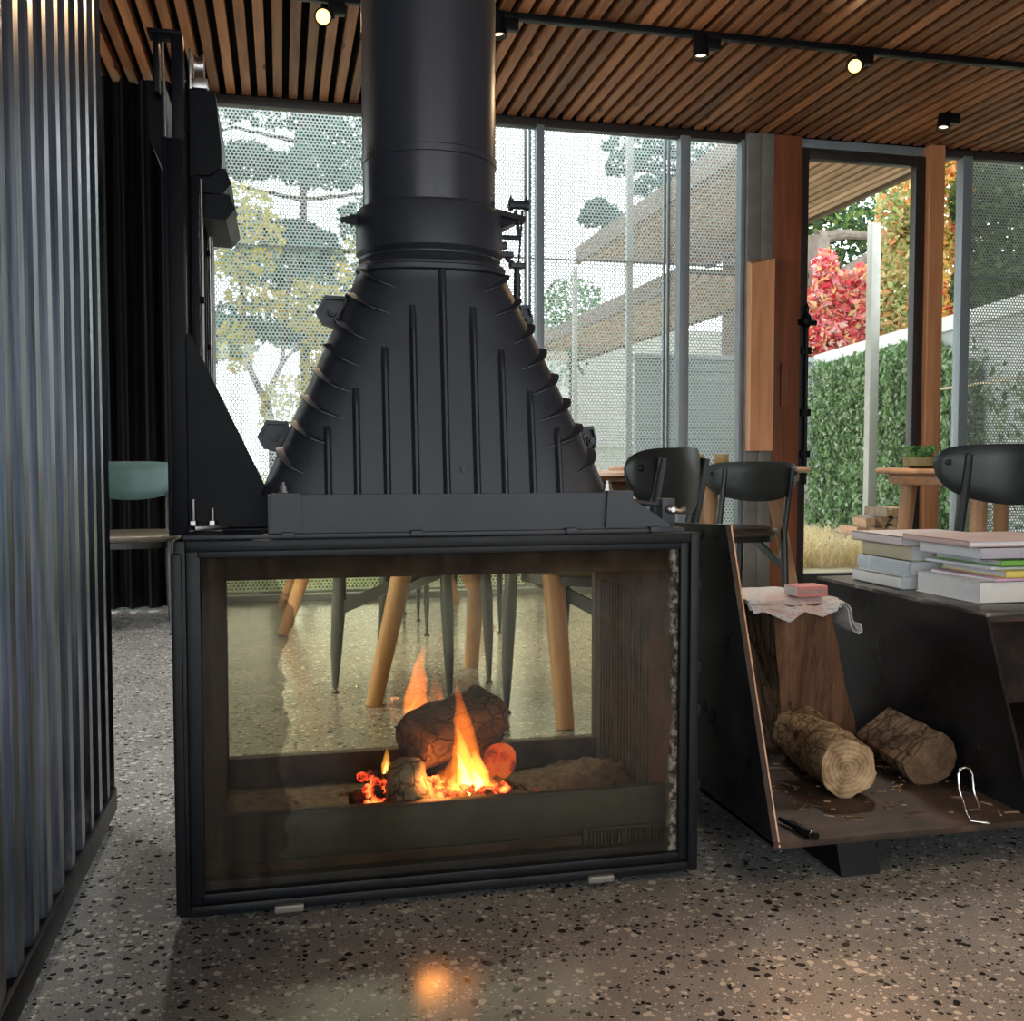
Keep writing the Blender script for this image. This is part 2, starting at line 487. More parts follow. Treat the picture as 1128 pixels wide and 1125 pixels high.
wallm = plain('plaster_grey', (.50, .46, .41), .8, 0, .08, 3)
m = MB()
m.box(XL, XR, YB - .12, YB, 0, .25); m.box(XL, XR, YB - .12, YB, 2.55, HC + .14)
for a, b in ((XL, -3.0), (.5, .9), (4.6, XR)): m.box(a, b, YB - .12, YB, .25, 2.55)
struct(m.build('wall_back', wallm))
for k, (a, b) in enumerate(((-3.0, .5), (.9, 4.6))):
    w = struct(empty('window_%d' % (3 + k), (0, 0, 0)))  # unseen back windows, added to let daylight onto the stove front
    f = MB()
    for q in (a, (a + b) / 2 - .02, b - .04): f.box(q, q + .04, YB - .09, YB - .03, .25, 2.55)
    f.box(a, b, YB - .09, YB - .03, .25, .29); f.box(a, b, YB - .09, YB - .03, 2.51, 2.55)
    f.build('window_frame', M['alu'], w)
    f = MB(); f.box(a + .04, b - .04, YB - .063, YB - .057, .29, 2.51); f.build('pane', M['glass'], w)
m = MB()
for a, b in ((YB, -3.9), (.6, 1.2), (5.5, YW + .1)): m.box(XL - .12, XL, a, b, 0, HC + .14)
m.box(XL - .12, XL, YB, YW + .1, 2.6, HC + .14)
struct(m.build('wall_west', wallm))
for k, (a, b) in enumerate(((1.2, 5.5), (-3.9, .6))):
    w = struct(empty('window_%d' % (5 + k), (0, 0, 0)))  # unseen west windows, added for daylight on the rear floor and flue
    f = MB()
    for q in range(4): qq = a + (b - .04 - a) * q / 3; f.box(XL - .09, XL - .03, qq, qq + .04, 0, 2.6)
    f.box(XL - .09, XL - .03, a, b, 0, .04); f.box(XL - .09, XL - .03, a, b, 2.56, 2.6); f.build('window_frame', M['alu'], w)
    f = MB(); f.box(XL - .063, XL - .057, a + .04, b - .04, .04, 2.56); f.build('pane', M['glass'], w)
m = MB(); m.box(XL, XR, YW + .022, YW + .10, HC - .003, HC + .16); struct(m.build('trim_6', M['soffit']))
m = MB(); m.box(XR, XR + .12, YB, YW + .1, 0, HC + .14); struct(m.build('wall_east', wallm))

# corrugated steel wall beside the camera
m = MB()
prof = []; y = 1.0; p = .0905; d = .026
while y < 2.262:
    prof += [(-.35, y), (-.35, min(y + .030, 2.265)), (-.35 - d, min(y + .043, 2.265)), (-.35 - d, min(y + .077, 2.265))]
    y += p
prof.append((-.35, 2.268))
back = [(q[0] - .004, q[1]) for q in reversed(prof)]
m.rings([[(a, b, .037) for a, b in prof + back], [(a, b, HC - .004) for a, b in prof + back]])
m.box(-.42, -.372, 1.0, 2.262, .037, .075)
m.box(-.42, -.372, 2.215, 2.262, .0, .037)
m.box(-.42, -.372, 1.02, 1.06, .0, .037)
m.box(-.42, -.384, 2.20, 2.262, .075, HC - .01)
m.cur = 1; m.box(-.388, -.3455, 1.0, 2.267, .03, .078, .002)
wl = struct(m.build('wall_left', [M['corrugated'], M['mast']], angle=20))

# ---------------- window wall
def frame_bar(name, x0, x1, y0, y1, z0, z1, mat, parent=None, bev=.003):
    m = MB(); m.box(x0, x1, y0, y1, z0, z1, bev)
    o = m.build(name, mat, parent)
    return o if parent is not None else struct(o)

w1 = struct(empty('window_1', (0, 0, 0)))
f = MB()
for a, b in ((-3.55, -3.5), (-1.46, -1.41), (-.375, -.33), (1.418, 1.462), (2.275, 2.335), (2.655, 2.68)):
    f.box(a, b, YW - .02, YW + .05, .03, 2.64, .003)
f.box(-3.55, 2.68, YW - .02, YW + .05, 0, .035, .003); f.build('window_frame', M['alu'], w1)
f = MB(); f.box(-3.55, 2.68, YW - .015, YW + .05, 2.63, HC - .003, .003); f.build('head_rail', M['door_frame'], w1)
for a, b in ((-3.5, -1.46), (-1.41, -.375), (-.33, 1.418), (1.462, 2.275), (2.335, 2.655)):
    g = MB(); g.box(a, b, YW + .012, YW + .018, .035, 2.63); g.build('pane', M['glass'], w1)
frame_bar('trim_1', 2.682, 2.765, YW - .05, YW + .09, 0, HC - .004, M['steel_post'])
frame_bar('trim_2', 2.767, 2.85, YW - .05, YW + .07, 0, HC - .004, M['steel_post'])
frame_bar('trim_3', 2.852, 3.03, YW - .045, YW + .05, 0, HC - .004, M['red_timber'])
frame_bar('trim_4', 3.868, 3.968, YW - .075, YW + .06, 0, HC - .004, M['post_timber'])
frame_bar('trim_5', 3.03, 3.868, YW - .01, YW + .05, 2.625, HC - .004, M['alu'])
d1 = struct(empty('door_1', (3.45, YW, 0)))
def dl(mb, name, mat):
    o = mb.build(name, mat); o.parent = d1; o.matrix_parent_inverse = Matrix.Translation((-3.45, -YW, 0)); return o
f = MB()
f.box(3.032, 3.085, YW - .03, YW + .03, .01, 2.615, .004); f.box(3.80, 3.865, YW - .03, YW + .03, .01, 2.615, .004)
f.box(3.085, 3.80, YW - .03, YW + .03, 2.555, 2.615, .004); f.box(3.085, 3.80, YW - .03, YW + .03, .01, .075, .004)
dl(f, 'door_frame', M['door_frame'])
f = MB(); f.box(3.085, 3.80, YW - .003, YW + .003, .075, 2.555); dl(f, 'door_pane', M['glass'])
f = MB()   # wrought iron bolt on the door stile
bx, by = 3.075, YW - .045
f.tube([(bx, by, .62), (bx, by, 1.55)], .012, 8)
f.lathe([(.012, -.05), (.03, -.02), (.034, 0), (.03, .02), (.01, .045), (.016, .065), (.004, .10)], (bx, by, 1.60), 10)
for z in (1.42, 1.05, .8): f.box(bx - .03, bx + .03, by - .01, by + .02, z - .022, z + .022, .004)
f.tube([(bx - .06, by, 1.585), (bx + .06, by, 1.585)], .017, 8)
dl(f, 'door_bolt', M['black'])
f = MB(); f.box(2.905, 3.0, YW - .062, YW - .045, 1.08, 1.34, .004); f.box(2.925, 2.98, YW - .066, YW - .06, 1.11, 1.31, .002)
dl(f, 'lock_plate', M['red_timber'])

w2 = struct(empty('window_2', (0, 0, 0)))
f = MB()
for a, b in ((3.97, 3.99), (4.135, 4.20), (6.5, 6.55)): f.box(a, b, YW - .02, YW + .05, .03, 2.64, .003)
f.box(3.97, 6.55, YW - .02, YW + .05, 0, .035, .003); f.build('window_frame', M['alu'], w2)
f = MB(); f.box(3.97, 6.55, YW - .015, YW + .05, 2.63, HC - .003, .003); f.build('head_rail', M['door_frame'], w2)
for a, b in ((3.99, 4.135), (4.20, 6.5)):
    g = MB(); g.box(a, b, YW + .012, YW + .018, .035, 2.63); g.build('pane', M['glass'], w2)

# boxed timber cover on the window post
m = MB()
m.rings([[(2.655, YW - .17, .82), (2.80, YW - .17, .82), (2.85, YW - .0505, .82), (2.684, YW - .0505, .82)],
         [(2.655, YW - .17, 1.89), (2.80, YW - .17, 1.93), (2.85, YW - .0505, 1.95), (2.684, YW - .0505, 1.93)]])
tag(m.build('timber_box', M['orange_timber'], angle=20), 'tall boxed orange timber casing fixed to the post beside the door', 'box')

# ------------------------------------------------------------------ fireplace
FX0, FX1, FY, FR, FT = -.171, .742, 1.737, 2.27, .637
fp = empty('fireplace', (.285, 2.0, 0))
tag(fp, 'black double-sided wood fireplace with a ribbed cast iron hood and flue', 'fireplace')
def fpart(mb, name, mat, parent=None, **kw):
    o = mb.build(name, mat, None, **kw)
    o.parent = parent or fp
    o.matrix_parent_inverse = Matrix.Translation((-.285, -2.0, 0)) if parent is None else Matrix.Identity(4)
    return o

f = MB()   # steel casing: sides, top, bottom
f.box(FX0 + .012, FX0 + .03, FY + .03, FR - .01, .03, FT - .006, .002); f.box(FX1 - .03, FX1 - .012, FY + .03, FR - .01, .03, FT - .006, .002)
f.box(FX0 + .012, FX1 - .012, FY + .02, FR - .01, FT - .022, FT - .004, .002)
f.box(FX0 + .012, FX1 - .012, FY + .02, FR - .01, .022, .06, .002)
for sx in (FX0 + .03, FX1 - .06):
    for sy in (FY + .03, FR - .06): f.box(sx, sx + .03, sy, sy + .03, 0, .024)
fpart(f, 'casing', M['stove'])
f = MB()   # fire chamber lining
f.box(FX0 + .03, -.118, FY + .045, FR - .03, .06, FT - .022); f.box(.705, FX1 - .03, FY + .045, FR - .03, .06, FT - .022)
f.box(-.118, .705, FY + .045, FR - .03, .565, FT - .022)
f.box(-.118, .705, FY + .045, FR - .03, .058, .075)
for k in range(16):
    yy = FY + .16 + k * .02
    f.box(.701, .7055, yy, yy + .008, .10, .50)
fpart(f, 'fire_chamber', M['rust'])
f = MB()   # front door frame, stepped
o, i = .018, .034
f.box(FX0, FX0 + o, FY - .004, FY + .03, .012, FT, .003); f.box(FX1 - o, FX1, FY - .004, FY + .03, .012, FT, .003)
f.box(FX0 + o, FX1 - o, FY - .004, FY + .03, FT - .018, FT, .003); f.box(FX0 + o, FX1 - o, FY - .004, FY + .03, .012, .030, .003)
f.box(FX0 + o, FX0 + i + .006, FY + .004, FY + .028, .030, FT - .018, .002); f.box(FX1 - i, FX1 - o, FY + .004, FY + .028, .030, FT - .018, .002)
f.box(FX0 + i, FX1 - i, FY + .004, FY + .028, .030, .046, .002); f.box(FX0 + i, FX1 - i, FY + .004, FY + .028, FT - .03, FT - .018, .002)
df_ = fpart(f, 'door_frame', M['stove'])
f = MB(); f.box(FX0 - .004, FX0 + .012, FY - .012, FY + .002, .02, FT - .02, .003)
fpart(f, 'edge_strip', M['stove'], df_)
for z in (.53, .38, .30, .16):
    f = MB(); f.box(FX1 - .004, FX1 + .006, FY, FY + .012, z, z + .02, .002); fpart(f, 'hinge', M['stove'], df_)
for x0 in (.0, .548):
    f = MB(); f.box(x0 - .018, x0 + .03, FY - .014, FY - .002, .010, .022, .002); fpart(f, 'catch_plate', M['steel_post'], df_)
f = MB(); f.box(FX0 + .03, FX1 - .03, FY + .016, FY + .021, .04, FT - .026); fpart(f, 'door_glass', M['fire_glass'])
f = MB()   # rear door: frame round a clear opening
f.box(FX0, -.115, FR - .03, FR, .012, FT, .003); f.box(.702, FX1, FR - .03, FR, .012, FT, .003)
f.box(-.115, .702, FR - .03, FR, .523, FT, .003); f.box(-.115, .702, FR - .03, FR, .012, .128, .003)
fpart(f, 'rear_door_frame', M['barrier'])
f = MB(); f.box(-.115, .702, FR - .018, FR - .013, .128, .523); fpart(f, 'rear_glass', M['fire_glass_rear'])
f = MB(); f.box(-.112, .700, FY + .050, FY + .064, .060, .158, .002); f.box(-.112, .700, FY + .046, FY + .066, .154, .160, .001)
f.box(-.10, .69, FY + .044, FY + .05, .075, .078); f.box(.05, .053, FY + .044, FY + .05, .046, .076)
fpart(f, 'log_guard', M['barrier'])
f = MB(); f.box(.535, .69, FY + .040, FY + .046, .048, .09, .001)
for k in range(22): f.box(.54 + k * .0068, .5425 + k * .0068, FY + .034, FY + .041, .052, .086)
fpart(f, 'vent_grille', M['barrier'])
f = MB(); f.box(-.112, .700, FR - .055, FR - .045, .07, .135, .002); fpart(f, 'rear_log_guard', M['rust'])

# hood: rounded rectangle melting into the collar
HCX, HCY = .287, 2.0
def sup(cx, cy, a, b, n, th):
    c, s_ = math.cos(th), math.sin(th)
    return cx + a * math.copysign(abs(c) ** (2 / n), c), cy + b * math.copysign(abs(s_) ** (2 / n), s_)
Z0, Z1 = .707, 1.122
def hood_dims(z):
    t_ = max(0, min(1, (z - Z0) / (Z1 - Z0)))
    a = .325 * (1 - t_) + .140 * t_
    b = .198 * (1 - t_) + .140 * t_
    n = 6.5 * (1 - t_) + 2.6 * t_
    return a, b, n
def hood_pt(th, z, off=0):
    a, b, n = hood_dims(z)
    x, y = sup(HCX, HCY, a + off, b + off, n, th)
    return Vector((x, y, z))
NS = 72
TH = [-PI + 2 * PI * k / NS for k in range(NS)]
hd = MB()
rg = [[hood_pt(th, Z0 + (Z1 - Z0) * k / 14) for th in TH] for k in range(15)]
rg += [[hood_pt(th, 1.132, .003) for th in TH], [hood_pt(th, 1.140, -.006) for th in TH], [Vector((HCX + .131 * math.cos(th), HCY + .131 * math.sin(th), 1.155)) for th in TH]]
hd.rings(rg)
hood = fpart(hd, 'hood', M['cast'], angle=50)
# skirt below the hood, with splayed ends
f = MB()
sk = [(-.022, .640), (.71, .640), (.704, .650), (.612, .709), (-.022, .709)]
f.prism(sk, 'y', 1.790, 2.215)
f.box(-.16, .73, 1.775, 2.23, .633, .643, .002)
for bx in (-.02, .578): f.prism([(bx, .645), (bx + .056, .645), (bx + .052, .712), (bx + .004, .712)], 'y', 1.782, 1.80)
for bx in (.22, .5, .0, .66): f.box(bx, bx + .022, 1.768, 1.785, .634, .646, .002)
fpart(f, 'hood_skirt', M['cast'], hood)
f = MB()
def front_y(x, z):
    a, b, n = hood_dims(z)
    u = min(.999, abs((x - HCX) / a))
    return HCY - b * (1 - u ** n) ** (1 / n)
def rib(x0, zt, w=.0078, h=.0115):
    pts = []
    for k in range(13):
        z = Z0 + .002 + (zt - Z0) * k / 12
        pts.append((x0, z))
    rr = []
    for k, (x, z) in enumerate(pts):
        hh = h if k < 12 else .001
        y = front_y(x, z)
        rr.append([(x - w, y + .004, z), (x - w * .62, y - hh * .6, z), (x - w * .25, y - hh, z), (x + w * .25, y - hh, z), (x + w * .62, y - hh * .6, z), (x + w, y + .004, z)])
    f.rings(rr)
rib(HCX + .002, 1.128, .008, .012)
for dx, zt in ((.055, 1.045), (.106, .968), (.158, .893), (.208, .826)):
    rib(HCX + dx + .002, zt); rib(HCX - dx + .002, zt)
# top lip of the front panel
lip = []
for k in range(25):
    th = -PI / 2 + (k - 12) / 12 * .95
    p = hood_pt(th, 1.120, .0); q = hood_pt(th, 1.120, .010)
    lip.append([(p.x, p.y, 1.112), (q.x, q.y, 1.116), (q.x, q.y, 1.124), (p.x, p.y, 1.128)])
f.rings(lip)
# slanting fins that wrap round both flanks
for sgn in (1, -1):
    for k in range(8):
        zb = .745 + k * .0475
        a, b, n = hood_dims(zb)
        xin = a * (.50 if k > 5 else .66) if k else a * .80
        th0 = -math.acos(max(-1, min(1, (xin / a) ** (n / 2))))
        rr = []
        for q in range(20):
            s_ = q / 19
            th = th0 + (-.06 - th0) * s_
            z = zb + .044 * min(1, s_ * 1.35)
            hgt = .0115 * min(1, s_ * 4 + .03) * min(1, (1 - s_) * 5 + .03)
            aa = th if sgn > 0 else PI - th
            p0 = hood_pt(aa, z, -.004); p1 = hood_pt(aa, z, hgt); 
            rr.append([p0 + Vector((0, 0, -.0038)), p1 + Vector((0, 0, -.001)), p1 + Vector((0, 0, .001)), p0 + Vector((0, 0, .0038))])
        f.rings(rr)
fpart(f, 'rib', M['cast'], hood, angle=45)
for lx, lz, s_ in ((.097, 1.045, -1), (-.012, .812, -1), (.470, 1.04, 1), (.600, .806, 1)):
    f = MB()
    w_, h_ = (.030, .030) if s_ < 0 else (.013, .030)
    hexa = [(lx - w_, lz), (lx - w_ * .45, lz + h_), (lx + w_ * .9, lz + h_ * .95), (lx + w_, lz - h_ * .3), (lx + w_ * .2, lz - h_), (lx - w_ * .6, lz - h_ * .75)]
    if s_ > 0: hexa = [(2 * lx - p_[0], p_[1]) for p_ in hexa]
    inn = [(lx + (p_[0] - lx) * .78, lz + (p_[1] - lz) * .78) for p_ in hexa]
    yq = 1.95
    f.rings([[(p_[0], yq + .03, p_[1]) for p_ in hexa], [(p_[0], yq, p_[1]) for p_ in hexa], [(p_[0], yq, p_[1]) for p_ in inn], [(p_[0], yq + .012, p_[1]) for p_ in inn]])
    f.lathe([(.0085, -.004), (.0085, .012)], (lx, yq, lz), 10, axis='y')
    f.lathe([(.005, -.012), (.005, .012)], (lx, yq, lz), 8, axis='y')
    fpart(f, 'lug', M['cast'], hood, angle=25)
for bx, bz in ((.003, .716), (.583, .716)):
    f = MB(); f.lathe([(.011, 0), (.011, .003), (.0075, .003), (.0075, .012), (.004, .012), (.004, .018)], (bx, 1.789, bz - .003), 8)
    fpart(f, 'bolt', M['rod'], hood)
f = MB(); q = front_y(.312, .745)
f.lathe([(.008, .0), (.008, -.004), (.005, -.004), (.005, .001)], (.322, q - .0005, .752), 14, axis='y'); fpart(f, 'plug', M['cast'], hood)

# collar, flue pipe and damper lever
f = MB()
f.lathe([(.128, 1.140), (.1375, 1.148), (.1375, 1.152), (.134, 1.156), (.1415, 1.162), (.1415, 1.236), (.139, 1.243), (.132, 1.246)], (HCX, HCY, 0), 72)
f.prism([(HCX + .05, HCY - .12), (HCX + .188, HCY - .02), (HCX + .188, HCY + .01), (HCX + .05, HCY + .11)], 'z', 1.236, 1.246)
f.rings([[(HCX + .135, HCY - .05, 1.215), (HCX + .185, HCY - .012, 1.240), (HCX + .135, HCY - .04, 1.240)], [(HCX + .135, HCY + .03, 1.215), (HCX + .185, HCY + .005, 1.240), (HCX + .135, HCY + .03, 1.240)]])
collar = fpart(f, 'collar', M['cast'], angle=40)
f = MB()
f.lathe([(.011, .0), (.011, -.014)], (HCX - .1405, HCY - .02, 1.222), 6, axis='x')
f.lathe([(.0055, .0), (.0055, -.03)], (HCX - .141, HCY - .02, 1.222), 8, axis='x')
f.lathe([(.008, -.014), (.008, -.019)], (HCX - .141, HCY - .02, 1.222), 8, axis='x'); fpart(f, 'clamp_bolt', M['cast'], collar)
f = MB()
f.lathe([(.1275, 1.240), (.1275, 1.330), (.1305, 1.331), (.1305, 1.343), (.1285, 1.345), (.1285, HC + .05)], (HCX, HCY, 0), 96)
pipe = fpart(f, 'flue_pipe', M['flue'], angle=30)
f = MB()
dx_ = HCX + .150
f.box(HCX + .138, HCX + .166, HCY - .012, HCY + .012, 1.168, 1.178, .002); f.box(HCX + .13, HCX + .152, HCY - .018, HCY - .002, 1.182, 1.196, .003)
f.tube([(HCX + .135, HCY, 1.208), (HCX + .180, HCY, 1.208)], .005, 8)
f.tube([(HCX + .152, HCY, 1.180), (HCX + .156, HCY, 1.165), (HCX + .166, HCY, 1.156)], .005, 8)
f.tube([(HCX + .172, HCY, 1.262), (HCX + .180, HCY, 1.205)], .004, 8)
f.tube([(HCX + .186, HCY, 1.262), (HCX + .178, HCY, 1.160)], .0022, 8)
f.box(HCX + .160, HCX + .190, HCY - .012, HCY + .012, 1.148, 1.158, .002)
f.lathe([(.0085, -.020), (.0115, -.020), (.0115, -.012), (.0085, -.012), (.0085, .012), (.0115, .012), (.0115, .020), (.006, .020)], (HCX + .178, HCY, 1.272), 10, axis='x')
for s_ in (-.016, .016): f.tube([(HCX + .178 + s_, HCY, 1.28), (HCX + .178 + s_, HCY, 1.291)], [.004, .001], 6)
f.tube([(HCX + .174, HCY, 1.15), (HCX + .175, HCY, 1.125), (HCX + .174, HCY, 1.07)], [.0055, .0075, .007], 10)
fpart(f, 'damper_lever', M['cast'])

# latch with wing nut at the end of the skirt
f = MB()
f.box(.705, .732, 1.83, 1.86, .643, .695, .002)
f.tube([(.60, 1.85, .70), (.66, 1.85, .688), (.715, 1.845, .682)], .0055, 10)
latch = fpart(f, 'latch', M['cast'])
f = MB(); f.lathe([(.009, .0), (.009, -.012), (.005, -.015)], (.722, 1.83, .675), 12, axis='y')
f.tube([(.71, 1.822, .675), (.724, 1.82, .675), (.735, 1.82, .672), (.748, 1.82, .676)], [.004, .005, .004, .006], 8)
fpart(f, 'wing_nut', M['rod'], latch)

# lift mast that carries the sliding door
MY = 1.88
f = MB()
f.box(-.186, -.158, MY - .02, MY + .03, .637, 1.318, .002)
f.box(-.190, -.183, MY - .025, MY - .018, .637, 1.318, .001)
f.box(-.176, -.156, MY - .005, MY + .03, 1.318, 1.50, .002)
f.box(-.206, -.196, MY + .0, MY + .03, 1.40, 1.50, .002)
f.box(-.214, -.158, MY - .01, MY + .035, 1.497, 1.503, .001)
mast = fpart(f, 'lift_mast', M['mast'])
f = MB(); f.tube([(-.186, MY - .012, 1.318), (-.188, MY - .010, 1.48)], .0022, 8); fpart(f, 'lift_rod', M['bright'], mast)
f = MB(); f.prism([(-.160, .985), (-.152, .990), (.006, .652), (-.008, .645), (-.15, .645), (-.160, .66)], 'y', MY - .006, MY + .002)
f.box(-.10, .012, MY - .05, MY + .03, .645, .650, .001)
fpart(f, 'gusset_plate', M['mast'], mast)
f = MB(); f.prism([(-.222, 1.432), (-.192, 1.432), (-.192, 1.272), (-.218, 1.330)], 'y', MY + .04, MY + .20, ); fpart(f, 'side_cover', M['mast'], mast)
f = MB(); f.prism([(-.153, 1.432), (-.108, 1.432), (-.098, 1.33), (-.098, 1.30), (-.120, 1.282), (-.153, 1.282)], 'y', MY + .07, MY + .36); fpart(f, 'counterweight', M['mast'], mast)
for dz in (0, -.046):
    f = MB(); zc = 1.272 + dz; xo = .006 if dz else 0
    f.prism([(-.145 + xo, zc + .024), (-.092 + xo, zc + .026), (-.082 + xo, zc), (-.098 + xo, zc - .020), (-.140 + xo, zc - .018)], 'y', MY + .08, MY + .34)
    fpart(f, 'weight_block', M['mast'], mast)
f = MB()
for k, (xx, yy, top) in enumerate(((-.143, .03, 1.27), (-.146, .12, 1.28), (-.143, .20, 1.28), (-.146, .30, 1.24))):
    f.box(xx - .006, xx + .006, MY + yy, MY + yy + .012, .637, top, .001)
fpart(f, 'guide_rail', M['mast'], mast)
f = MB(); f.tube([(-.134, MY + .055, .80), (-.134, MY + .055, 1.27)], .0035, 8); f.tube([(-.128, MY + .24, .70), (-.128, MY + .24, 1.24)], .0035, 8)
fpart(f, 'guide_rod', M['rod'], mast)
f = MB()
f.lathe([(.014, -.008), (.022, -.008), (.022, -.004), (.018, -.004), (.018, .004), (.022, .004), (.022, .008), (.014, .008)], (-.135, MY + .09, 1.478), 16, axis='x')
f.box(-.150, -.120, MY + .06, MY + .12, 1.432, 1.45, .002); f.box(-.152, -.147, MY + .06, MY + .12, 1.43, 1.50, .001)
fpart(f, 'chain_wheel', M['rod'], mast)
for zz, yy in ((1.055, .05), (1.17, .22), (.995, .28)):
    f = MB(); f.lathe([(.007, 0), (.007, .012)], (-.142, MY + yy, zz), 6, axis='x'); fpart(f, 'clip_bolt', M['black'], mast)
f = MB()
f.lathe([(.012, 0), (.012, .004), (.008, .004), (.008, .008), (.012, .008), (.012, .020), (.010, .024)], (.002, MY - .03, .648), 12)
fpart(f, 'adjuster_bolt', M['rod'], mast)
f = MB()
for bx in (-.150, -.118): f.tube([(bx, MY - .015, .65), (bx, MY - .015, .70 if bx < -.13 else .685)], .0035, 8); f.lathe([(.008, 0), (.008, .007)], (bx, MY - .015, .655), 6)
f.box(-.152, -.09, MY - .04, MY - .02, .648, .655, .001, rot=rotz(.5))
fpart(f, 'anchor_bolt', M['rod'], mast)

# ------------------------------------------------------------------ inside the fire
def rough_log(mb, c0, c1, r0, r1, seg=24, steps=16, amp=.08, cut=None, seedv=0.0, mat_side=0, mat_end=1, flat_from=None):
    c0, c1 = Vector(c0), Vector(c1); d = (c1 - c0).normalized()
    a = d.cross(Vector((0, 0, 1))).normalized(); b = a.cross(d).normalized()
    if b.z < 0: b = -b
    rings = []; prof = []
    for i in range(steps + 1):
        s_ = i / steps; c = c0.lerp(c1, s_); r = r0 * (1 - s_) + r1 * s_; ring = []
        for k in range(seg):
            th = 2 * PI * k / seg
            dr = a * math.cos(th) + b * math.sin(th)
            q = 1 + amp * noise.noise(Vector((math.cos(th) * 1.6 + seedv, math.sin(th) * 1.6, s_ * 2.2))) + amp * .6 * noise.noise(Vector((math.cos(th) * 6, math.sin(th) * 6 + seedv, s_ * 5)))
            u, v = math.cos(th) * r * q, math.sin(th) * r * q
            if cut is not None:
                nx, ny, off = cut
                dd = u * nx + v * ny
                if dd > off * r:
                    e = dd - off * r
                    u -= nx * e; v -= ny * e
            ring.append(c + a * u + b * v)
        rings.append(ring)
    R = mb.rings(rings, False, False, mat_side)
    uvl = mb.bm.loops.layers.uv.verify()
    for ring, cc, rr, flip in ((R[0], c0, r0, 1), (R[-1], c1, r1, 0)):
        mid = [mb.bm.verts.new(cc.lerp(v.co, .5) + (d if not flip else -d) * .003 * noise.noise(v.co * 60)) for v in ring]
        ctr = mb.bm.verts.new(cc)
        for k in range(seg):
            j = (k + 1) % seg
            for fv in ([ring[k], ring[j], mid[j], mid[k]], [mid[k], mid[j], ctr]):
                fc = mb.face(fv, mat_end)
                if fc:
                    for lp in fc.loops:
                        w_ = lp.vert.co - cc
                        lp[uvl].uv = (.5 + .5 * w_.dot(a) / rr, .5 + .5 * w_.dot(b) / rr)


def P(px, py, y): return at(px, py, y=y)

m = MB(); rough_log(m, P(453, 820, 1.94), P(535, 787, 2.05), .053, .062, amp=.24, seedv=3.1)
tag(m.build('burning_log', [M['char'], M['char']], angle=60), 'large charred log lying across the top of the fire', 'log', 'logs in the fire')
m = MB(); rough_log(m, P(450, 898, 1.845) + Vector((0, 0, .004)), P(446, 842, 1.90), .056, .036, amp=.42, seedv=8.4, seg=22)
tag(m.build('burning_log', [M['char_grey'], M['char_grey']], angle=60), 'short ash-grey chunk of log propping up the charred log', 'log', 'logs in the fire')
m = MB(); rough_log(m, P(550, 838, 1.96), P(520, 830, 2.10), .037, .036, amp=.14, seedv=5.4, seg=20)
tag(m.build('burning_log', [M['char'], M['ember_log']], angle=60), 'log with a glowing red end under the charred log', 'log', 'logs in the fire')
m = MB(); m.box(-.035, .035, -.022, .022, -.005, .005, .002, rot=rotz(.5)); 
o = m.build('split_stick', M['char']); o.location = P(545, 872, 1.88) ; o.rotation_euler = (.35, -.25, .2)
tag(o, 'flat piece of split wood burning beside the coals', 'wood')
for k, (px, py, yy, rz, lab) in enumerate(((368, 889, 1.86, .1, 'small square brown block of wood at the cool end of the fire'),)):
    m = MB(); m.box(-.020, .020, -.020, .020, 0, .033, .003, rot=rotz(rz)); m.box(-.017, .017, -.021, -.019, .004, .028, 0, rot=rotz(rz))
    o = m.build('wood_block', M['char_grey']); o.location = (P(px, py, yy).x, yy, .078); tag(o, lab, 'wood')
m = MB()
m.tube([P(372, 876, 1.93), P(400, 873, 1.94), P(425, 868, 1.95)], .0035, 8)
tag(m.build('thin_stick', M['char_grey']), 'thin grey stick poking out of the coals towards the cool end', 'stick')
m = MB(); m.tube([P(573, 866, 1.92), P(598, 888, 1.83)], .005, 6); m.tube([P(560, 872, 1.92), P(572, 866, 1.92)], .004, 6)
tag(m.build('bent_strip', M['rust']), 'bent rusty strip lying in the ash right of the coals'.replace(' right of', ' beyond'), 'strip')

# ash and coals
m = MB()
NX, NY = 60, 26
g = []
for j in range(NY + 1):
    row = []
    for i in range(NX + 1):
        x = -.114 + .815 * i / NX; y = FY + .068 + (.39) * j / NY
        h = .0765 + .010 * noise.noise(Vector((x * 14, y * 14, 0))) + .005 * noise.noise(Vector((x * 60, y * 60, 3)))
        h += .062 * math.exp(-((x - .27) ** 2 / .016 + (y - 1.93) ** 2 / .012))
        h += .045 * math.exp(-((x - .66) ** 2 / .012 + (y - 2.02) ** 2 / .03)) * (1 + .5 * noise.noise(Vector((x * 50, y * 50, 9))))
        row.append(m.bm.verts.new((x, y, max(h, .0755))))
    g.append(row)
for j in range(NY):
    for i in range(NX): m.face([g[j][i], g[j][i + 1], g[j + 1][i + 1], g[j + 1][i]])
tag(m.build('ash_bed', M['ash'], angle=80), 'grey brown ash covering the bottom of the fireplace', 'ash', kind='stuff')


def chunk(mb, c, r, mat=None, sq=(1, 1, 1)):
    bm2 = bmesh.new(); bmesh.ops.create_icosphere(bm2, subdivisions=1, radius=1)
    rot = Matrix.Rotation(random.uniform(0, 6), 3, 'Z') @ Matrix.Rotation(random.uniform(0, 6), 3, 'X')
    mp = {}
    for v in bm2.verts:
        k = 1 + random.uniform(-.35, .25)
        mp[v.index] = mb.bm.verts.new(Vector(c) + rot @ Vector((v.co.x * r * k * sq[0], v.co.y * r * k * sq[1], v.co.z * r * k * sq[2])))
    for f_ in bm2.faces: mb.face([mp[v.index] for v in f_.verts], mat)
    bm2.free()


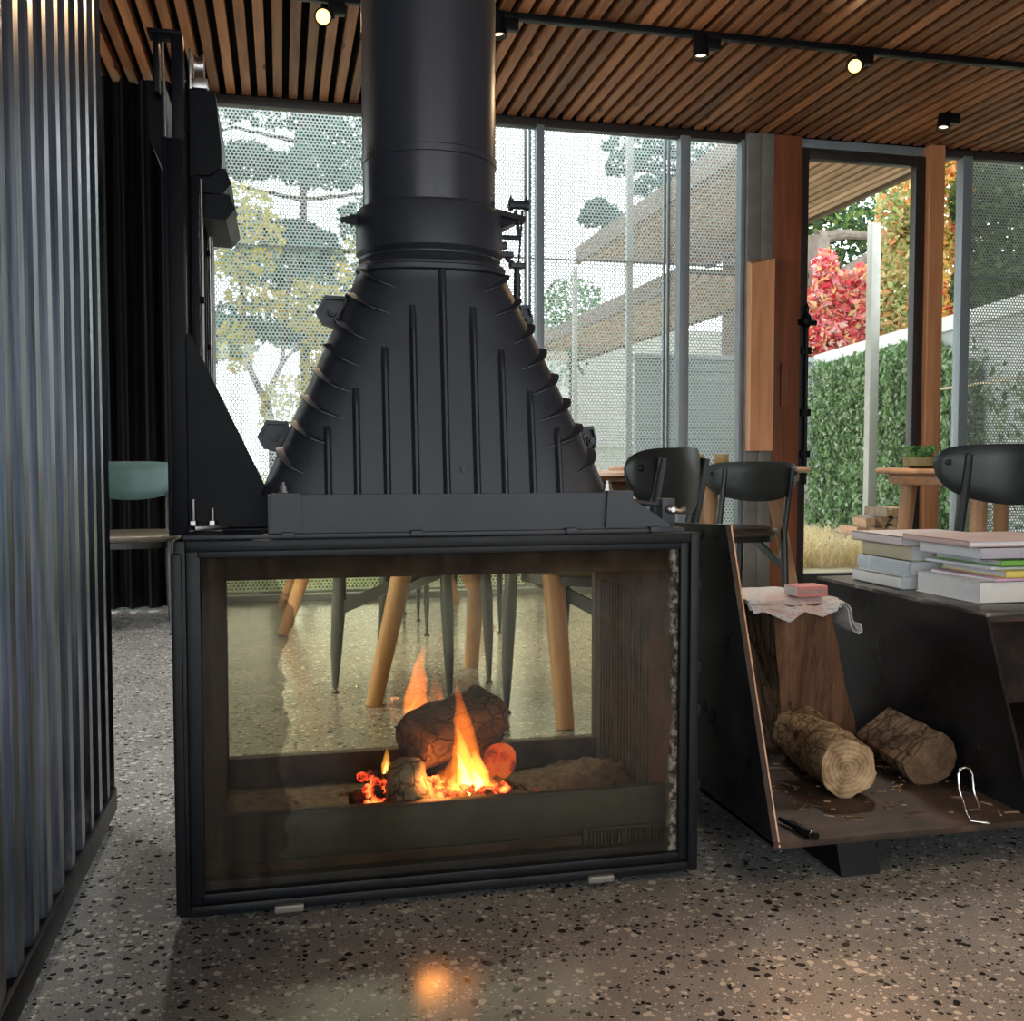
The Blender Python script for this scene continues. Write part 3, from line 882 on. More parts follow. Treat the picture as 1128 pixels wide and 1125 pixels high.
m = MB()
for k in range(240):
    a = random.gauss(0, 1); b = random.gauss(0, 1)
    x = .275 + a * .08; y = 1.88 + b * .045
    if not (.09 < x < .44 and 1.825 < y < 2.05): continue
    z = .080 + .060 * math.exp(-((x - .27) ** 2 / .016 + (y - 1.93) ** 2 / .012)) + .010 * random.random()
    chunk(m, (x, y, z), random.uniform(.006, .015), None, (1.3, 1, .7))
for k in range(70):
    p_ = P(random.gauss(525, 26), random.uniform(866, 893), random.uniform(1.84, 1.88)); chunk(m, p_, random.uniform(.006, .013), None, (1.3, 1, .7))
for k in range(30):
    p_ = P(random.uniform(398, 426), random.uniform(852, 893), 1.87); chunk(m, p_, random.uniform(.006, .011))
tag(m.build('coals', M['ember'], smooth=False), 'bed of glowing orange coals under the logs', 'coals', kind='stuff')
m = MB(); chunk(m, P(393, 884, 1.90), .022, None, (1.2, 1, .8))
tag(m.build('dead_coal', M['char'], smooth=False), 'black unlit lump of charcoal next to the small wood block', 'charcoal')
m = MB(); chunk(m, P(636, 874, 1.84) , .008, None, (1.2, 1, .8))
tag(m.build('ash_clinker', M['black'], smooth=False), 'tiny black clinker lying alone on the pale ash', 'clinker')


def flame(path, parent, name, mat, scale=1.0, y=1.9, dep=.5, seg=14):
    mb = MB(); rings = []
    pts = []
    for i in range(len(path) - 1):
        for q in range(4):
            s_ = q / 4
            pts.append([path[i][k] * (1 - s_) + path[i + 1][k] * s_ for k in range(3)])
    pts.append(list(path[-1]))
    top = path[-1][1]
    for i, (px, py, w) in enumerate(pts):
        s_ = i / (len(pts) - 1)
        if scale < 1: py = path[0][1] + (py - path[0][1]) * (scale * .95 + .03)
        c = P(px, py, y); r = w * scale * 2.05 / 1128
        r = max(r * (1 + .12 * noise.noise(Vector((px * .07, py * .09, w)))), .0006)
        rings.append([c + Vector((r * math.cos(2 * PI * k / seg), r * dep * math.sin(2 * PI * k / seg), 0)) for k in range(seg)])
    mb.rings(rings)
    return mb.build(name, mat, parent, angle=80)


def flame_thing(label, y, paths):
    r = empty('flame', (0, 0, 0)); tag(r, label, 'flame', 'flames of the fire')
    for path, mats in paths:
        for k, (mt, s_) in enumerate(mats):
            flame(path, r, ('flame_tongue', 'flame_core', 'flame_heart')[k], M[mt], s_, y, .5 * (1 if k == 0 else .9))
    return r


hot3 = (('flame', 1.0), ('flame_mid', .66), ('flame_core', .42))
hot2 = (('flame', 1.0), ('flame_mid', .55))
soft = (('flame_soft', 1.0),)
flame_thing('bright yellow flame rising in front of the charred log', 1.86, [
    ([(512, 884, 7), (513, 872, 14), (516, 852, 18), (513, 828, 15), (512, 808, 11), (509, 792, 9), (507, 776, 5), (504, 762, 3.2), (503, 748, .5)], hot3),
    ([(525, 878, 6), (527, 862, 12), (528, 850, 10), (525, 838, 6), (522, 826, 1)], (('flame_mid', 1.0), ('flame_core', .6))),
    ([(500, 878, 5), (500, 862, 10), (497, 848, 8), (500, 838, 4), (503, 828, .6)], hot2),
    ([(540, 866, 10), (536, 856, 6), (531, 846, 1)], hot2),
    ([(486, 868, 8), (483, 858, 5), (485, 848, .6)], hot2)])
flame_thing('tall orange flame standing behind the charred log', 2.10, [
    ([(462, 800, 16), (459, 778, 17), (458, 760, 14), (462, 742, 11), (461, 726, 8), (465, 712, 5), (467, 698, .6)], (('flame', .9),)),
    ([(450, 806, 5), (447, 786, 5), (448, 768, 4), (455, 748, 4), (459, 730, 2.5), (461, 720, .5)], (('flame', 1.0), ('flame_mid', .5))),
    ([(478, 795, 10), (479, 778, 8), (480, 760, 5), (479, 740, .6)], (('flame_soft', 1.5),)),
    ([(487, 790, 6), (486, 776, 5), (485, 762, 2), (486, 752, .5)], hot2),
    ([(436, 795, 6), (430, 776, 5), (428, 760, .6)], soft)])
flame_thing('small candle-like flame at the charred log end', 1.88, [
    ([(424, 852, 4), (425, 842, 4.5), (426, 833, 3), (426, 824, .5)], (('flame_mid', 1.0), ('flame_core', .55)))])
flame_thing('low flickering flames among the glowing coals', 1.84, [
    ([(487, 862, 5), (489, 854, 4), (487, 846, .6)], hot2),
    ([(518, 884, 20), (512, 872, 15), (507, 862, 8), (504, 852, 1)], (('flame_soft', 1.0), ('flame', .5))),
    ([(556, 872, 10), (553, 862, 6), (549, 852, 1)], soft)])

# ------------------------------------------------------------------ firewood holder
hx0, hx1, hx2 = .845, 1.385, 2.25
hyf, hyb = 1.637, 2.46
fh = empty('firewood_holder', (1.2, 2.0, 0))
tag(fh, 'black steel firewood holder with slanted sides and a shelf for books', 'firewood rack')
def hpart(mb, name, mat, **kw):
    o = mb.build(name, mat, **kw); o.parent = fh; o.matrix_parent_inverse = Matrix.Translation((-1.2, -2.0, 0)); return o
f = MB(); f.prism([(hyf, .082), (1.852, .642), (hyb, .618), (hyb, .082)], 'x', hx0, hx0 + .012)
o = hpart(f, 'side_panel', [M['hsteel'], M['rplate']], angle=20)
for p_ in o.data.polygons:
    if p_.normal.y < -.5: p_.material_index = 1
f = MB(); f.prism([(hyf - .0015, .082), (1.8505, .642), (1.856, .642), (hyf + .004, .082)], 'x', hx0 + .0095, hx0 + .0125); hpart(f, 'bare_edge', M['redge'], angle=20)
f = MB(); f.prism([(hyf + .01, .09), (1.792, .452), (hyb, .452), (hyb, .09)], 'x', hx1, hx1 + .007)
hpart(f, 'side_panel', M['hsteel'], angle=20)
f = MB(); f.prism([(hyf + .01, .09), (1.792, .452), (hyb, .452), (hyb, .09)], 'x', hx2, hx2 + .007)
hpart(f, 'side_panel', M['hsteel'], angle=20)
f = MB(); f.box(hx0, hx2 + .007, hyf, hyb, .078, .090, .001); hpart(f, 'base_plate', M['rplate'])
f = MB(); f.box(hx1, hx2 + .007, 1.790, hyb, .452, .460, .001); tp = hpart(f, 'shelf_top', M['shelf'])
f = MB(); f.box(hx1 + .007, hx2, 1.795, 1.83, .440, .452, .001); hpart(f, 'front_lip', M['rplate'])
f = MB(); f.box(hx1 + .007, hx2, hyb - .008, hyb, .09, .452); hpart(f, 'back_panel', M['rplate'])
for xx in (1.0, 1.95):
    f = MB(); f.rings([[(xx, 1.672, 0), (xx + .08, 1.672, 0), (xx + .08, 2.34, 0), (xx, 2.34, 0)], [(xx - .004, 1.69, .078), (xx + .074, 1.69, .078), (xx + .074, 2.34, .078), (xx - .004, 2.34, .078)]])
    hpart(f, 'foot', M['black'], angle=20)

# stump, logs
m = MB()
bot = [(1.118, 2.12), (1.165, 2.112), (1.215, 2.118), (1.26, 2.112), (1.310, 2.12), (1.325, 2.20), (1.315, 2.30), (1.22, 2.33), (1.15, 2.31), (1.142, 2.262), (1.128, 2.19)]
top = [(1.068, 2.085), (1.10, 2.075), (1.14, 2.08), (1.175, 2.075), (1.203, 2.085), (1.215, 2.16), (1.205, 2.25), (1.13, 2.28), (1.08, 2.265), (1.052, 2.205), (1.056, 2.14)]
def dens(poly, k=5):
    out = []
    for i in range(len(poly)):
        a, b = Vector(poly[i]), Vector(poly[(i + 1) % len(poly)])
        for q in range(k): out.append(a.lerp(b, q / k))
    return out
bd, td = dens(bot), dens(top)
rings = []
for i in range(25):
    s_ = i / 24; ring = []
    for k, (a, b) in enumerate(zip(bd, td)):
        p2 = a.lerp(b, s_); z = .0915 + s_ * .355
        grain = noise.noise(Vector((p2.x * 70, p2.y * 70, z * 3))) * .005 + noise.noise(Vector((p2.x * 20, p2.y * 20, z * 6))) * .006
        c_ = Vector((1.2, 2.2)).lerp(Vector((1.13, 2.17)), s_)
        dr = (p2 - c_).normalized()
        bark = k >= 50 or k < 2
        q = p2 + dr * grain * (1.6 if bark else 1)
        ring.append((q.x, q.y, z + (.006 * noise.noise(Vector((q.x * 30, q.y * 30, 1))) if i == 24 else 0)))
    rings.append(ring)
m.rings(rings, mat=0)
o = m.build('stump', [M['stump_face'], M['stump_bark']], angle=50)
for p_ in o.data.polygons:
    c_ = p_.center
    if p_.normal.x < -.55 and abs(p_.normal.z) < .8: p_.material_index = 1
tag(o, 'tall split stump with rough bark standing upright under the newspaper', 'log')

c0 = at(934, 847, z=.150); c1 = at(880, 806, z=.150)
m = MB(); rough_log(m, c0, c1, .0575, .060, amp=.12, seedv=1.3, seg=36, steps=26)
tag(m.build('firewood_log', [M['log_bark'], M['endgrain']], angle=60), 'round light brown log with rings showing on its cut end', 'log', 'logs in the firewood holder')
c0 = at(1024, 835, z=.146); c1 = at(966, 803, z=.146)
m = MB(); rough_log(m, c0, c1, .060, .056, amp=.10, seedv=6.3, seg=36, steps=26, cut=(-.60, .80, .42))
tag(m.build('firewood_log', [M['log_split'], M['endgrain_dark']], angle=50), 'split log with a dark wedge-shaped end near the chrome wire handle', 'log', 'logs in the firewood holder')

# loose bark on the base plate
m = MB(); random.seed(11)
for k in range(190):
    x = random.uniform(.90, 1.37); y = random.uniform(1.68, 2.2)
    if y < 1.78 and random.random() < .6: continue
    a = random.uniform(0, PI); L = random.choice([.004, .006, .012, .02]) * random.uniform(.6, 1.3)
    m.cur = random.choice([0, 0, 0, 1])
    m.box(x - L, x + L, y - .0018, y + .0018, .0902, .0925, 0, rot=rotz(a))
tag(m.build('bark_crumbs', [M['log_split'], M['ash']], smooth=False), 'loose bark crumbs and splinters scattered on the rusty base plate', 'bark', kind='stuff')

# chrome bent wire
m = MB()
A = lambda px, py, z: at(px, py, z=z)
b0 = A(1068, 893, .094); 
xx, yy = A(1064, 893, .094).x, A(1064, 893, .094).y
def up(px, py, y_): return at(px, py, y=y_)
m.tube([A(1090, 907, .0945), A(1070, 904.5, .0945), A(1066, 898, .0945), up(1062, 886, 1.715), up(1056.5, 870, 1.722), up(1055.5, 853, 1.726), up(1058, 847, 1.727), up(1063, 845.5, 1.728), up(1068, 847, 1.727), up(1071, 853, 1.726), up(1072.5, 870, 1.722), up(1076, 882, 1.715), A(1079.5, 892, .0945), A(1067, 893, .0945)], .0026, 8)
tag(m.build('wire_handle', M['chrome'], angle=60), 'bent chrome wire handle standing on the base plate in front of the split log', 'handle')
# black gas lighter
m = MB()
p0, p1 = at(859, 902, z=.099), at(899, 922, z=.099)
d_ = (p1 - p0)
m.tube([p0, p0 + d_ * .45], [.0045, .0055], 10); m.tube([p0 + d_ * .42, p0 + d_ * .5, p0 + d_ * .88, p0 + d_ * .9, p1], [.006, .0085, .0085, .0075, .0075], 12)
lt = m.build('gas_lighter', M['black'])
tag(lt, 'slim black lighter lying at the front corner of the base plate', 'lighter')
m = MB(); m.tube([p0 + d_ * .90, p0 + d_ * .93], .0082, 12); m.build('collar_ring', M['rod'], lt)

# newspaper
def paper_mat(name, basec, ink):
    t = NT(name)
    f = t.noise(t.coords((14, 60, 14)), 6, 3, .7)
    g2 = t.noise(t.coords(), 10, 2)
    c = t.ramp(f, [(.45, basec), (.62, ink)])
    c = t.mix(t.ramp(g2, [(.54, 0.0), (.60, .55)]), c, (.60, .38, .33))
    return t.done(t.bsdf(c, .8, 0, .2))
M['paper'] = paper_mat('newsprint', (.66, .64, .63), (.40, .38, .38))
M['page'] = plain('white_pages', (.72, .74, .76), .7, 0, .06, 40)
np_ = empty('newspaper', (1.1, 2.1, .45)); tag(np_, 'folded newspaper draped over the top of the stump', 'newspaper')
def sheet(z0, prof, yf, drops, rotq=0.0):
    """prof: x along the sheet, then the drooping curl at its end, as (x, z) offsets."""
    pr = []
    for i in range(len(prof) - 1):
        for q in range(4): pr.append(Vector(prof[i]).lerp(Vector(prof[i + 1]), q / 4))
    pr.append(Vector(prof[-1]))
    for _ in range(2): pr = [pr[0]] + [(pr[i - 1] + pr[i] * 2 + pr[i + 1]) / 4 for i in range(1, len(pr) - 1)] + [pr[-1]]
    mb = MB(); NYY = 20; G = []
    for u, dz in pr:
        over = 0
        for cx_, wd, amt in drops: over = max(over, amt * max(0, 1 - abs(u - cx_) / wd))
        row = []
        for j in range(NYY + 1):
            v = j / NYY
            y = 2.28 + (yf - over - 2.28) * (1 - v)
            ov = max(0, (2.088 - y))
            z = z0 + dz - ov * (.75 if dz > -.004 else .1)
            q = Vector((u + .010 * (1 - v), y + ov * .35 + .15 * max(0, -dz) * v, z + .0012 * noise.noise(Vector((u * 25, y * 25, z0 * 100)))))
            if rotq: q = rotz(rotq) @ (q - Vector((1.1, 2.17, 0))) + Vector((1.1, 2.17, 0))
            row.append(mb.bm.verts.new(q))
        G.append(row)
    for i in range(len(pr) - 1):
        for j in range(NYY): mb.face([G[i][j], G[i + 1][j], G[i + 1][j + 1], G[i][j + 1]])
    o = mb.build('page', M['paper'], None, angle=60)
    md = o.modifiers.new('thick', 'SOLIDIFY'); md.thickness = .0012
    o.parent = np_; o.matrix_parent_inverse = Matrix.Translation((-1.1, -2.1, -.45))
    return o
sheet(.4535, [(.995, -.004), (1.03, 0), (1.08, 0), (1.14, 0), (1.19, 0), (1.222, -.006), (1.236, -.022), (1.238, -.045), (1.247, -.068), (1.262, -.078), (1.272, -.070), (1.268, -.055)], 2.06, [(1.08, .05, .030), (1.165, .045, .018)])
sheet(.4565, [(.99, -.002), (1.03, 0), (1.08, 0), (1.14, 0), (1.19, 0), (1.228, -.005), (1.245, -.022), (1.247, -.045), (1.258, -.066), (1.272, -.072)], 2.065, [(1.10, .06, .018)], .04)
sheet(.4595, [(.985, 0), (1.03, 0), (1.08, 0), (1.14, 0), (1.19, -.001), (1.215, -.004)], 2.075, [(1.12, .05, .006)], .09)

# matchbox
mbx = empty('matchbox', (1.155, 2.10, .4625), .06); tag(mbx, 'pink and red matchbox lying on the newspaper', 'matchbox')
f = MB(); f.box(-.038, .038, -.028, .028, 0, .024, .0008); f.build('sleeve', plain('matchbox_pink', (.62, .20, .19), .5, 0, .1, 30), mbx)
f = MB(); f.box(-.0395, -.0375, -.026, .026, .002, .022, .0004); f.build('tray', M['page'], mbx)
f = MB(); f.box(-.034, .034, -.0286, -.0278, .006, .018); f.build('striking_strip', plain('striker', (.42, .25, .23), .8, 0, .2, 90), mbx)

# books
def book(label, x0, x1, y0, y1, z0, z1, cover, page=None, rot=0.0, spine='front', soft=False, name='book'):
    c = ((x0 + x1) / 2, (y0 + y1) / 2, z0)
    b = empty(name, c, rot); tag(b, label, name, 'books on the firewood shelf')
    hx, hy, h = (x1 - x0) / 2, (y1 - y0) / 2, z1 - z0
    th = .0025 if not soft else .0006
    e = 0 if soft else .003
    f = MB()
    f.box(-hx, hx, -hy, hy, 0, th, .0004); f.box(-hx, hx, -hy, hy, h - th, h, .0004)
    if spine == 'front': f.box(-hx, hx, -hy, -hy + th, 0, h, .0004)
    elif spine == 'left': f.box(-hx, -hx + th, -hy, hy, 0, h, .0004)
    elif spine == 'round': f.rings([[(-hx - .006 * math.sin(PI * k / 8), yy_, h * k / 8) for k in range(9)] + [(-hx + .004, yy_, h), (-hx + .004, yy_, 0)] for yy_ in (-hy, hy)])
    f.build('cover', cover, b)
    f = MB()
    f.box(-hx + (e if spine == 'front' else .002), hx - e, -hy + (.002 if spine == 'front' else e), hy - e, th, h - th)
    f.build('page_block', page or M['page'], b)
    return b
cov = lambda n, c, r=.4: plain(n, c, r, 0, .08, 12)
Z = .461
book('thick white book at the bottom of the front pile of books', 1.452, 1.74, 1.90, 2.125, Z, Z + .048, cov('cover_white', (.70, .69, .67)))
book('pink magazine lying on the thick white book', 1.475, 1.70, 1.895, 2.10, Z + .0485, Z + .0545, cov('cover_pink', (.72, .42, .60)), None, .06, 'front', True, 'magazine')
book('pale book with a yellow spine above the pink magazine', 1.51, 1.74, 1.885, 2.115, Z + .055, Z + .071, cov('cover_yellow', (.72, .60, .12)), None, -.03)
book('thin grey magazine under the green spined book', 1.48, 1.71, 1.91, 2.13, Z + .0715, Z + .078, cov('cover_grey', (.62, .65, .68)), None, .03, 'front', True, 'magazine')
book('book with a bright green spine in the front pile', 1.50, 1.74, 1.895, 2.125, Z + .0785, Z + .094, cov('cover_green', (.16, .42, .06)), None, .0)
book('large lilac grey book below the topmost book of the front pile', 1.452, 1.73, 1.90, 2.12, Z + .0945, Z + .121, cov('cover_lilac', (.44, .42, .50)), None, .0)
book('topmost book of the front pile with a worn pinkish cover', 1.425, 1.72, 1.905, 2.14, Z + .1215, Z + .135, cov('cover_brownpink', (.55, .40, .38)), None, .01, 'left')
book('white paperback at the bottom of the rear pile of books', 1.432, 1.66, 2.155, 2.365, Z, Z + .030, cov('cover_white_b', (.66, .68, .69)), None, 0, 'left')
book('silvery blue hardback with a rounded spine in the rear pile', 1.452, 1.70, 2.150, 2.37, Z + .0305, Z + .066, cov('cover_silver', (.50, .57, .62), .25), None, 0, 'round')
book('beige hardback on top of the silvery blue book', 1.455, 1.68, 2.155, 2.36, Z + .0665, Z + .103, cov('cover_beige', (.52, .46, .33)), None, 0, 'left')
book('topmost book of the rear pile with a grey mauve cover', 1.43, 1.68, 2.150, 2.37, Z + .1035, Z + .126, cov('cover_mauve', (.56, .50, .52)), None, 0, 'left')

# ------------------------------------------------------------------ tables and chairs
def make_chair(teal=False):
    r = empty('dining_chair')
    cb = M['chair_teal_sheen'] if teal else M['chair_back']
    f = MB(); seat = []
    def sx(a, s_=1.0): return Vector((.215 * s_ * math.copysign(abs(math.cos(a)) ** (2 / 2.8), math.cos(a)), .205 * s_ * math.copysign(abs(math.sin(a)) ** (2 / 2.8), math.sin(a)) + .02, 0))
    rr = []
    for s_, z in ((.90, .428), (.985, .434), (1.0, .446), (.985, .457), (.92, .466), (.70, .468), (.3, .464)):
        rr.append([sx(2 * PI * k / 40, s_) + Vector((0, 0, z)) for k in range(40)])
    f.rings(rr); f.build('seat', M['leather'], r, angle=60)
    f = MB()
    f.rings([[sx(2 * PI * k / 40, s_) + Vector((0, 0, z)) for k in range(40)] for s_, z in ((.86, .400), (.88, .400), (.88, .429), (.86, .429))])
    f.build('seat_frame', M['chair_frame'], r, angle=40)
    for s_ in (-1, 1):
        f = MB(); X = .165 * s_
        f.tube([(X * .98, .185, .43), (X, .192, .30), (X, .198, .14), (X, .200, .018)], [.013, .0155, .012, .006], 10, flat=1.35); f.build('leg', M['chair_frame'], r)
        g_ = MB(); g_.lathe([(.013, 0), (.013, .006), (.006, .012), (.005, .022)], (X, .200, 0), 12); g_.build('glide', M['chair_frame'], r)
        f = MB(); X2 = .162 * s_
        f.tube([(X2, -.215, .018), (X2, -.210, .14), (X2, -.198, .30), (X2, -.192, .45), (X2, -.222, .62), (X2, -.250, .765)], [.006, .012, .015, .012, .012, .008], 10, flat=1.7); f.build('leg', M['chair_frame'], r)
        g_ = MB(); g_.lathe([(.013, 0), (.013, .006), (.006, .012), (.005, .022)], (X2, -.215, 0), 12); g_.build('glide', M['chair_frame'], r)
        f = MB()
        f.rings([[(X2 - .006, -.203, .255), (X2 + .006, -.203, .255), (X2 + .006, -.200, .30), (X2 - .006, -.200, .30)],
                 [(X - .006, .12, .400), (X + .006, .12, .400), (X + .006, .10, .428), (X - .006, .10, .428)]]); f.build('strut', M['chair_frame'], r, angle=20)
    # curved back shell
    f = MB(); NU, NV = 30, 8; front, bk = [], []
    for i in range(NU + 1):
        u = math.sin(PI / 2 * (-1 + 2 * i / NU))
        e = (1 - abs(u) ** 8) ** .5 if abs(u) < 1 else 0
        zt = .770 + .022 * (1 - u * u) - .075 * (1 - e) ; zb = .690 - .088 * e + .05 * (abs(u) ** 2) * e
        zm = .738
        zt = zm + (.796 - .008 * u * u - zm) * max(e, .03); zb = zm - (zm - (.605 + .055 * u * u)) * max(e, .03)
        ang = u * .62
        y = -.255 + .42 * (1 - math.cos(ang)); x = .40 * math.sin(ang) 
        nx, ny = -math.sin(ang), math.cos(ang)
        a, b = [], []
        for j in range(NV + 1):
            v = j / NV; z = zb + (zt - zb) * v
            th = .013 * (1 - .65 * abs(2 * v - 1) ** 4) * max(.35, e)
            lean = -.03 * (z - .7)
            a.append((x - nx * th * -1, y + ny * th + lean, z)); b.append((x + nx * th * -1, y - ny * th + lean, z))
        front.append(a); bk.append(b)
    rings = [fr + list(reversed(b_)) for fr, b_ in zip(front, bk)]
    f.rings(rings); back = f.build('backrest', cb, r, angle=60)
    for s_ in (-1, 1):
        g_ = MB(); ang = s_ * .53
        cx_, cy_ = .40 * math.sin(ang), -.255 + .42 * (1 - math.cos(ang))
        g_.lathe([(.010, -.018), (.010, .012)], (cx_ , cy_, .738), 12, axis='y'); g_.build('screw_cap', M['chair_frame'], back)
    return r

chairA = make_chair()
chairT = make_chair(True)
first = {'A': True}
def place_chair(x, y, heading, label, group=None, zs=1.0, src=None, s=1.0):
    """heading: direction the sitter faces."""
    if src is None:
        c = chairA if first['A'] else copy_tree(chairA); first['A'] = False
    else: c = src
    c.location = (x, y, 0); c.rotation_euler = (0, 0, math.atan2(heading[1], heading[0]) - PI / 2); c.scale = (s, s, zs)
    tag(c, label, 'chair', 'black dining chairs around the tables')
    return c
place_chair(.945, 2.985, (-.74, .68), 'black dining chair whose curved back shows just past the hood and latch', s=1.1, zs=1.01)
place_chair(.436, 3.405, (.83, -.55), 'chair seen only by its thin black legs and side struts through the fire glass')
place_chair(2.10, 4.56, (-.08, 1), 'black dining chair standing in front of the timber post by the door', zs=.955, s=1.06)
place_chair(2.33, 3.12, (.06, 1), 'large dark green backed chair behind the pile of books', s=1.1, zs=1.03)
place_chair(.787, 4.62, (.05, 1), 'far chair with four short black legs under the table seen through the fire glass')
place_chair(.755, 5.25, (0, -1), 'farthest black chair near the window seen low through the fire glass', zs=.96)
c = place_chair(-.66, 4.86, (.12, -1), 'dining chair with reflected light painted teal on its back in front of the black string curtain', zs=.955, src=chairT)

def table(x, y, rz, R, splay, label, rt=.31, rr=.032):
    t_ = empty('dining_table', (x, y, 0), rz); tag(t_, label, 'table', 'round oak dining tables')
    f = MB(); f.lathe([(R - .012, .705), (R, .713), (R, .722), (R - .008, .730), (.02, .730)], (0, 0, 0), 56); f.build('tabletop', M['oak_top'], t_, angle=40)
    f = MB(); f.lathe([(R - .09, .655), (R - .06, .664), (R - .055, .690), (R - .06, .705)], (0, 0, 0), 48); f.build('apron', M['oak_top'], t_, angle=40)
    for k in range(4):
        a = PI / 4 + k * PI / 2; c_, s_ = math.cos(a), math.sin(a)
        f = MB(); f.tube([(c_ * rt, s_ * rt, .67), (c_ * (rt + splay * .5), s_ * (rt + splay * .5), .33), (c_ * (rt + splay), s_ * (rt + splay), 0)], [.035, rr, .026], 20); f.build('leg', M['oak'], t_)
    return t_
# feet of the first table: (.21,3.2) (.784,2.79) (.68,3.69)
table(.732, 3.24, math.atan2(2.79 - 3.24, .784 - .732) - PI / 4, .47, .15, 'round oak table whose thick legs show through the fire glass')
table(2.10, 4.82, .42, .50, .14, 'round oak table by the door post carrying two olive cups')
table(3.04, 3.92, .0, .48, .06, 'oak table behind the large dark green backed chair', .34)
table(.46, 5.0, PI / 4 * 0 + .0, .48, .34, 'far oak table by the window, splayed legs visible through the fire glass')

def cup(px, py, y, r, h, label, mat, name='cup'):
    p_ = at(px, py, y=y)
    m = MB(); m.lathe([(r * .75, 0), (r, h * .25), (r, h), (r * .9, h), (r * .86, h * .2), (.004, h * .12)], (p_.x, p_.y, .7305), 24, cap1=True)
    tag(m.build(name, mat, angle=40), label, name, 'pots on the tables')
cup(769, 520, 4.64, .030, .062, 'olive cup on the table, the one nearer the flue', M['olive'])
cup(794, 520, 4.70, .038, .064, 'wider olive cup on the table, the one nearer the door post', M['olive'])
cup(1118, 500, 3.80, .052, .105, 'dark green bowl standing on the oak table past the large chair', M['darkpot'], 'bowl')


# ------------------------------------------------------------------ foliage
def leaf_mat(name, cols, transl=.35):
    t = NT(name)
    g = t.n('ShaderNodeNewGeometry')
    n_ = len(cols)
    c = t.ramp(g.outputs['Random Per Island'], [(i / n_, c_) for i, c_ in enumerate(cols)], 'CONSTANT')
    d = t.n('ShaderNodeBsdfDiffuse'); tr = t.n('ShaderNodeBsdfTranslucent'); t.l(c, d.inputs[0]); t.l(c, tr.inputs[0])
    mx = t.n('ShaderNodeMixShader'); mx.inputs[0].default_value = transl; t.l(d.outputs[0], mx.inputs[1]); t.l(tr.outputs[0], mx.inputs[2])
    return t.done(mx.outputs[0])


def leaves(name, pts, size, mat, parent=None, thin=.55, norm=None):
    vs, fs = [], []
    for p_ in pts:
        n_ = Vector((random.gauss(0, 1), random.gauss(0, 1), random.gauss(0, 1)))
        if norm is not None: n_ = n_ * .5 + Vector(norm)
        n_.normalize()
        a = n_.orthogonal().normalized(); a = Matrix.Rotation(random.uniform(0, 2 * PI), 3, n_) @ a
        b = n_.cross(a); s_ = size * random.uniform(.6, 1.3); i = len(vs); p_ = Vector(p_)
        vs += [p_ - a * s_, p_ - b * s_ * thin + n_ * s_ * .15, p_ + a * s_, p_ + b * s_ * thin + n_ * s_ * .15]
        fs.append((i, i + 1, i + 2, i + 3))
    me = bpy.data.meshes.new(name); me.from_pydata([tuple(v) for v in vs], [], fs); me.materials.append(mat)
    o = bpy.data.objects.new(name, me); COL.objects.link(o)
    if parent is not None: o.parent = parent
    return o


def blob(c, r, n):
    out = []
    for _ in range(n):
        while True:
            v = Vector((random.uniform(-1, 1), random.uniform(-1, 1), random.uniform(-1, 1)))
            if v.length < 1: break
        v = v.normalized() * v.length ** .55
        out.append(Vector(c) + Vector((v.x * r[0], v.y * r[1], v.z * r[2])))
    return out


def tree(name, label, blobs, size, mat, trunks, tmat, cat='tree', thin=.55):
    r = empty(name, trunks[0][0][0] if trunks else blobs[0][0]); inv = Matrix.Translation(-r.location)
    tag(r, label, cat)
    pts = []
    for c_, rad, n_ in blobs: pts += blob(c_, rad, n_)
    o = leaves('foliage', pts, size, mat); o.parent = r; o.matrix_parent_inverse = inv
    if trunks:
        f = MB()
        for path, rad in trunks: f.tube(path, rad, 10)
        o = f.build('trunk', tmat); o.parent = r; o.matrix_parent_inverse = inv
    return r


random.seed(3)
M['needles'] = leaf_mat('pine_needles', [(.06, .14, .115), (.09, .18, .15), (.05, .12, .105), (.13, .22, .18)], .25)
M['needles2'] = leaf_mat('cypress_needles', [(.10, .17, .06), (.07, .12, .06), (.20, .28, .08), (.05, .09, .06)], .25)
M['yellow'] = leaf_mat('yellow_leaves', [(.42, .36, .06), (.52, .44, .10), (.30, .30, .06), (.50, .38, .08)], .5)
M['red'] = leaf_mat('red_vine_leaves', [(.70, .10, .12), (.78, .20, .20), (.75, .38, .22), (.58, .06, .09), (.78, .55, .28), (.80, .32, .36), (.74, .60, .56)], .45)
M['orange'] = leaf_mat('orange_vine_leaves', [(.72, .40, .10), (.74, .18, .08), (.55, .50, .16), (.76, .50, .20), (.36, .40, .12)], .45)
M['limey'] = leaf_mat('lime_vine_leaves', [(.42, .48, .20), (.58, .54, .26), (.30, .38, .15), (.66, .50, .26), (.70, .36, .16)], .45)
M['ivy'] = leaf_mat('ivy_leaves', [(.17, .29, .12), (.23, .37, .17), (.30, .44, .23), (.11, .21, .085), (.50, .57, .44)], .25)
M['bush'] = leaf_mat('bush_leaves', [(.10, .24, .08), (.15, .30, .12), (.07, .17, .06)], .35)
M['darkgreen'] = leaf_mat('dark_tree_leaves', [(.04, .07, .025), (.065, .10, .035), (.10, .13, .05), (.03, .05, .02)], .3)
M['trunk'] = bark_mat('pale_trunk', (.10, .08, .065), (.26, .22, .185), 8, (1, 1, .3))
M['branch'] = bark_mat('brown_branch', (.06, .045, .035), (.16, .12, .09), 8, (1, 1, .3))

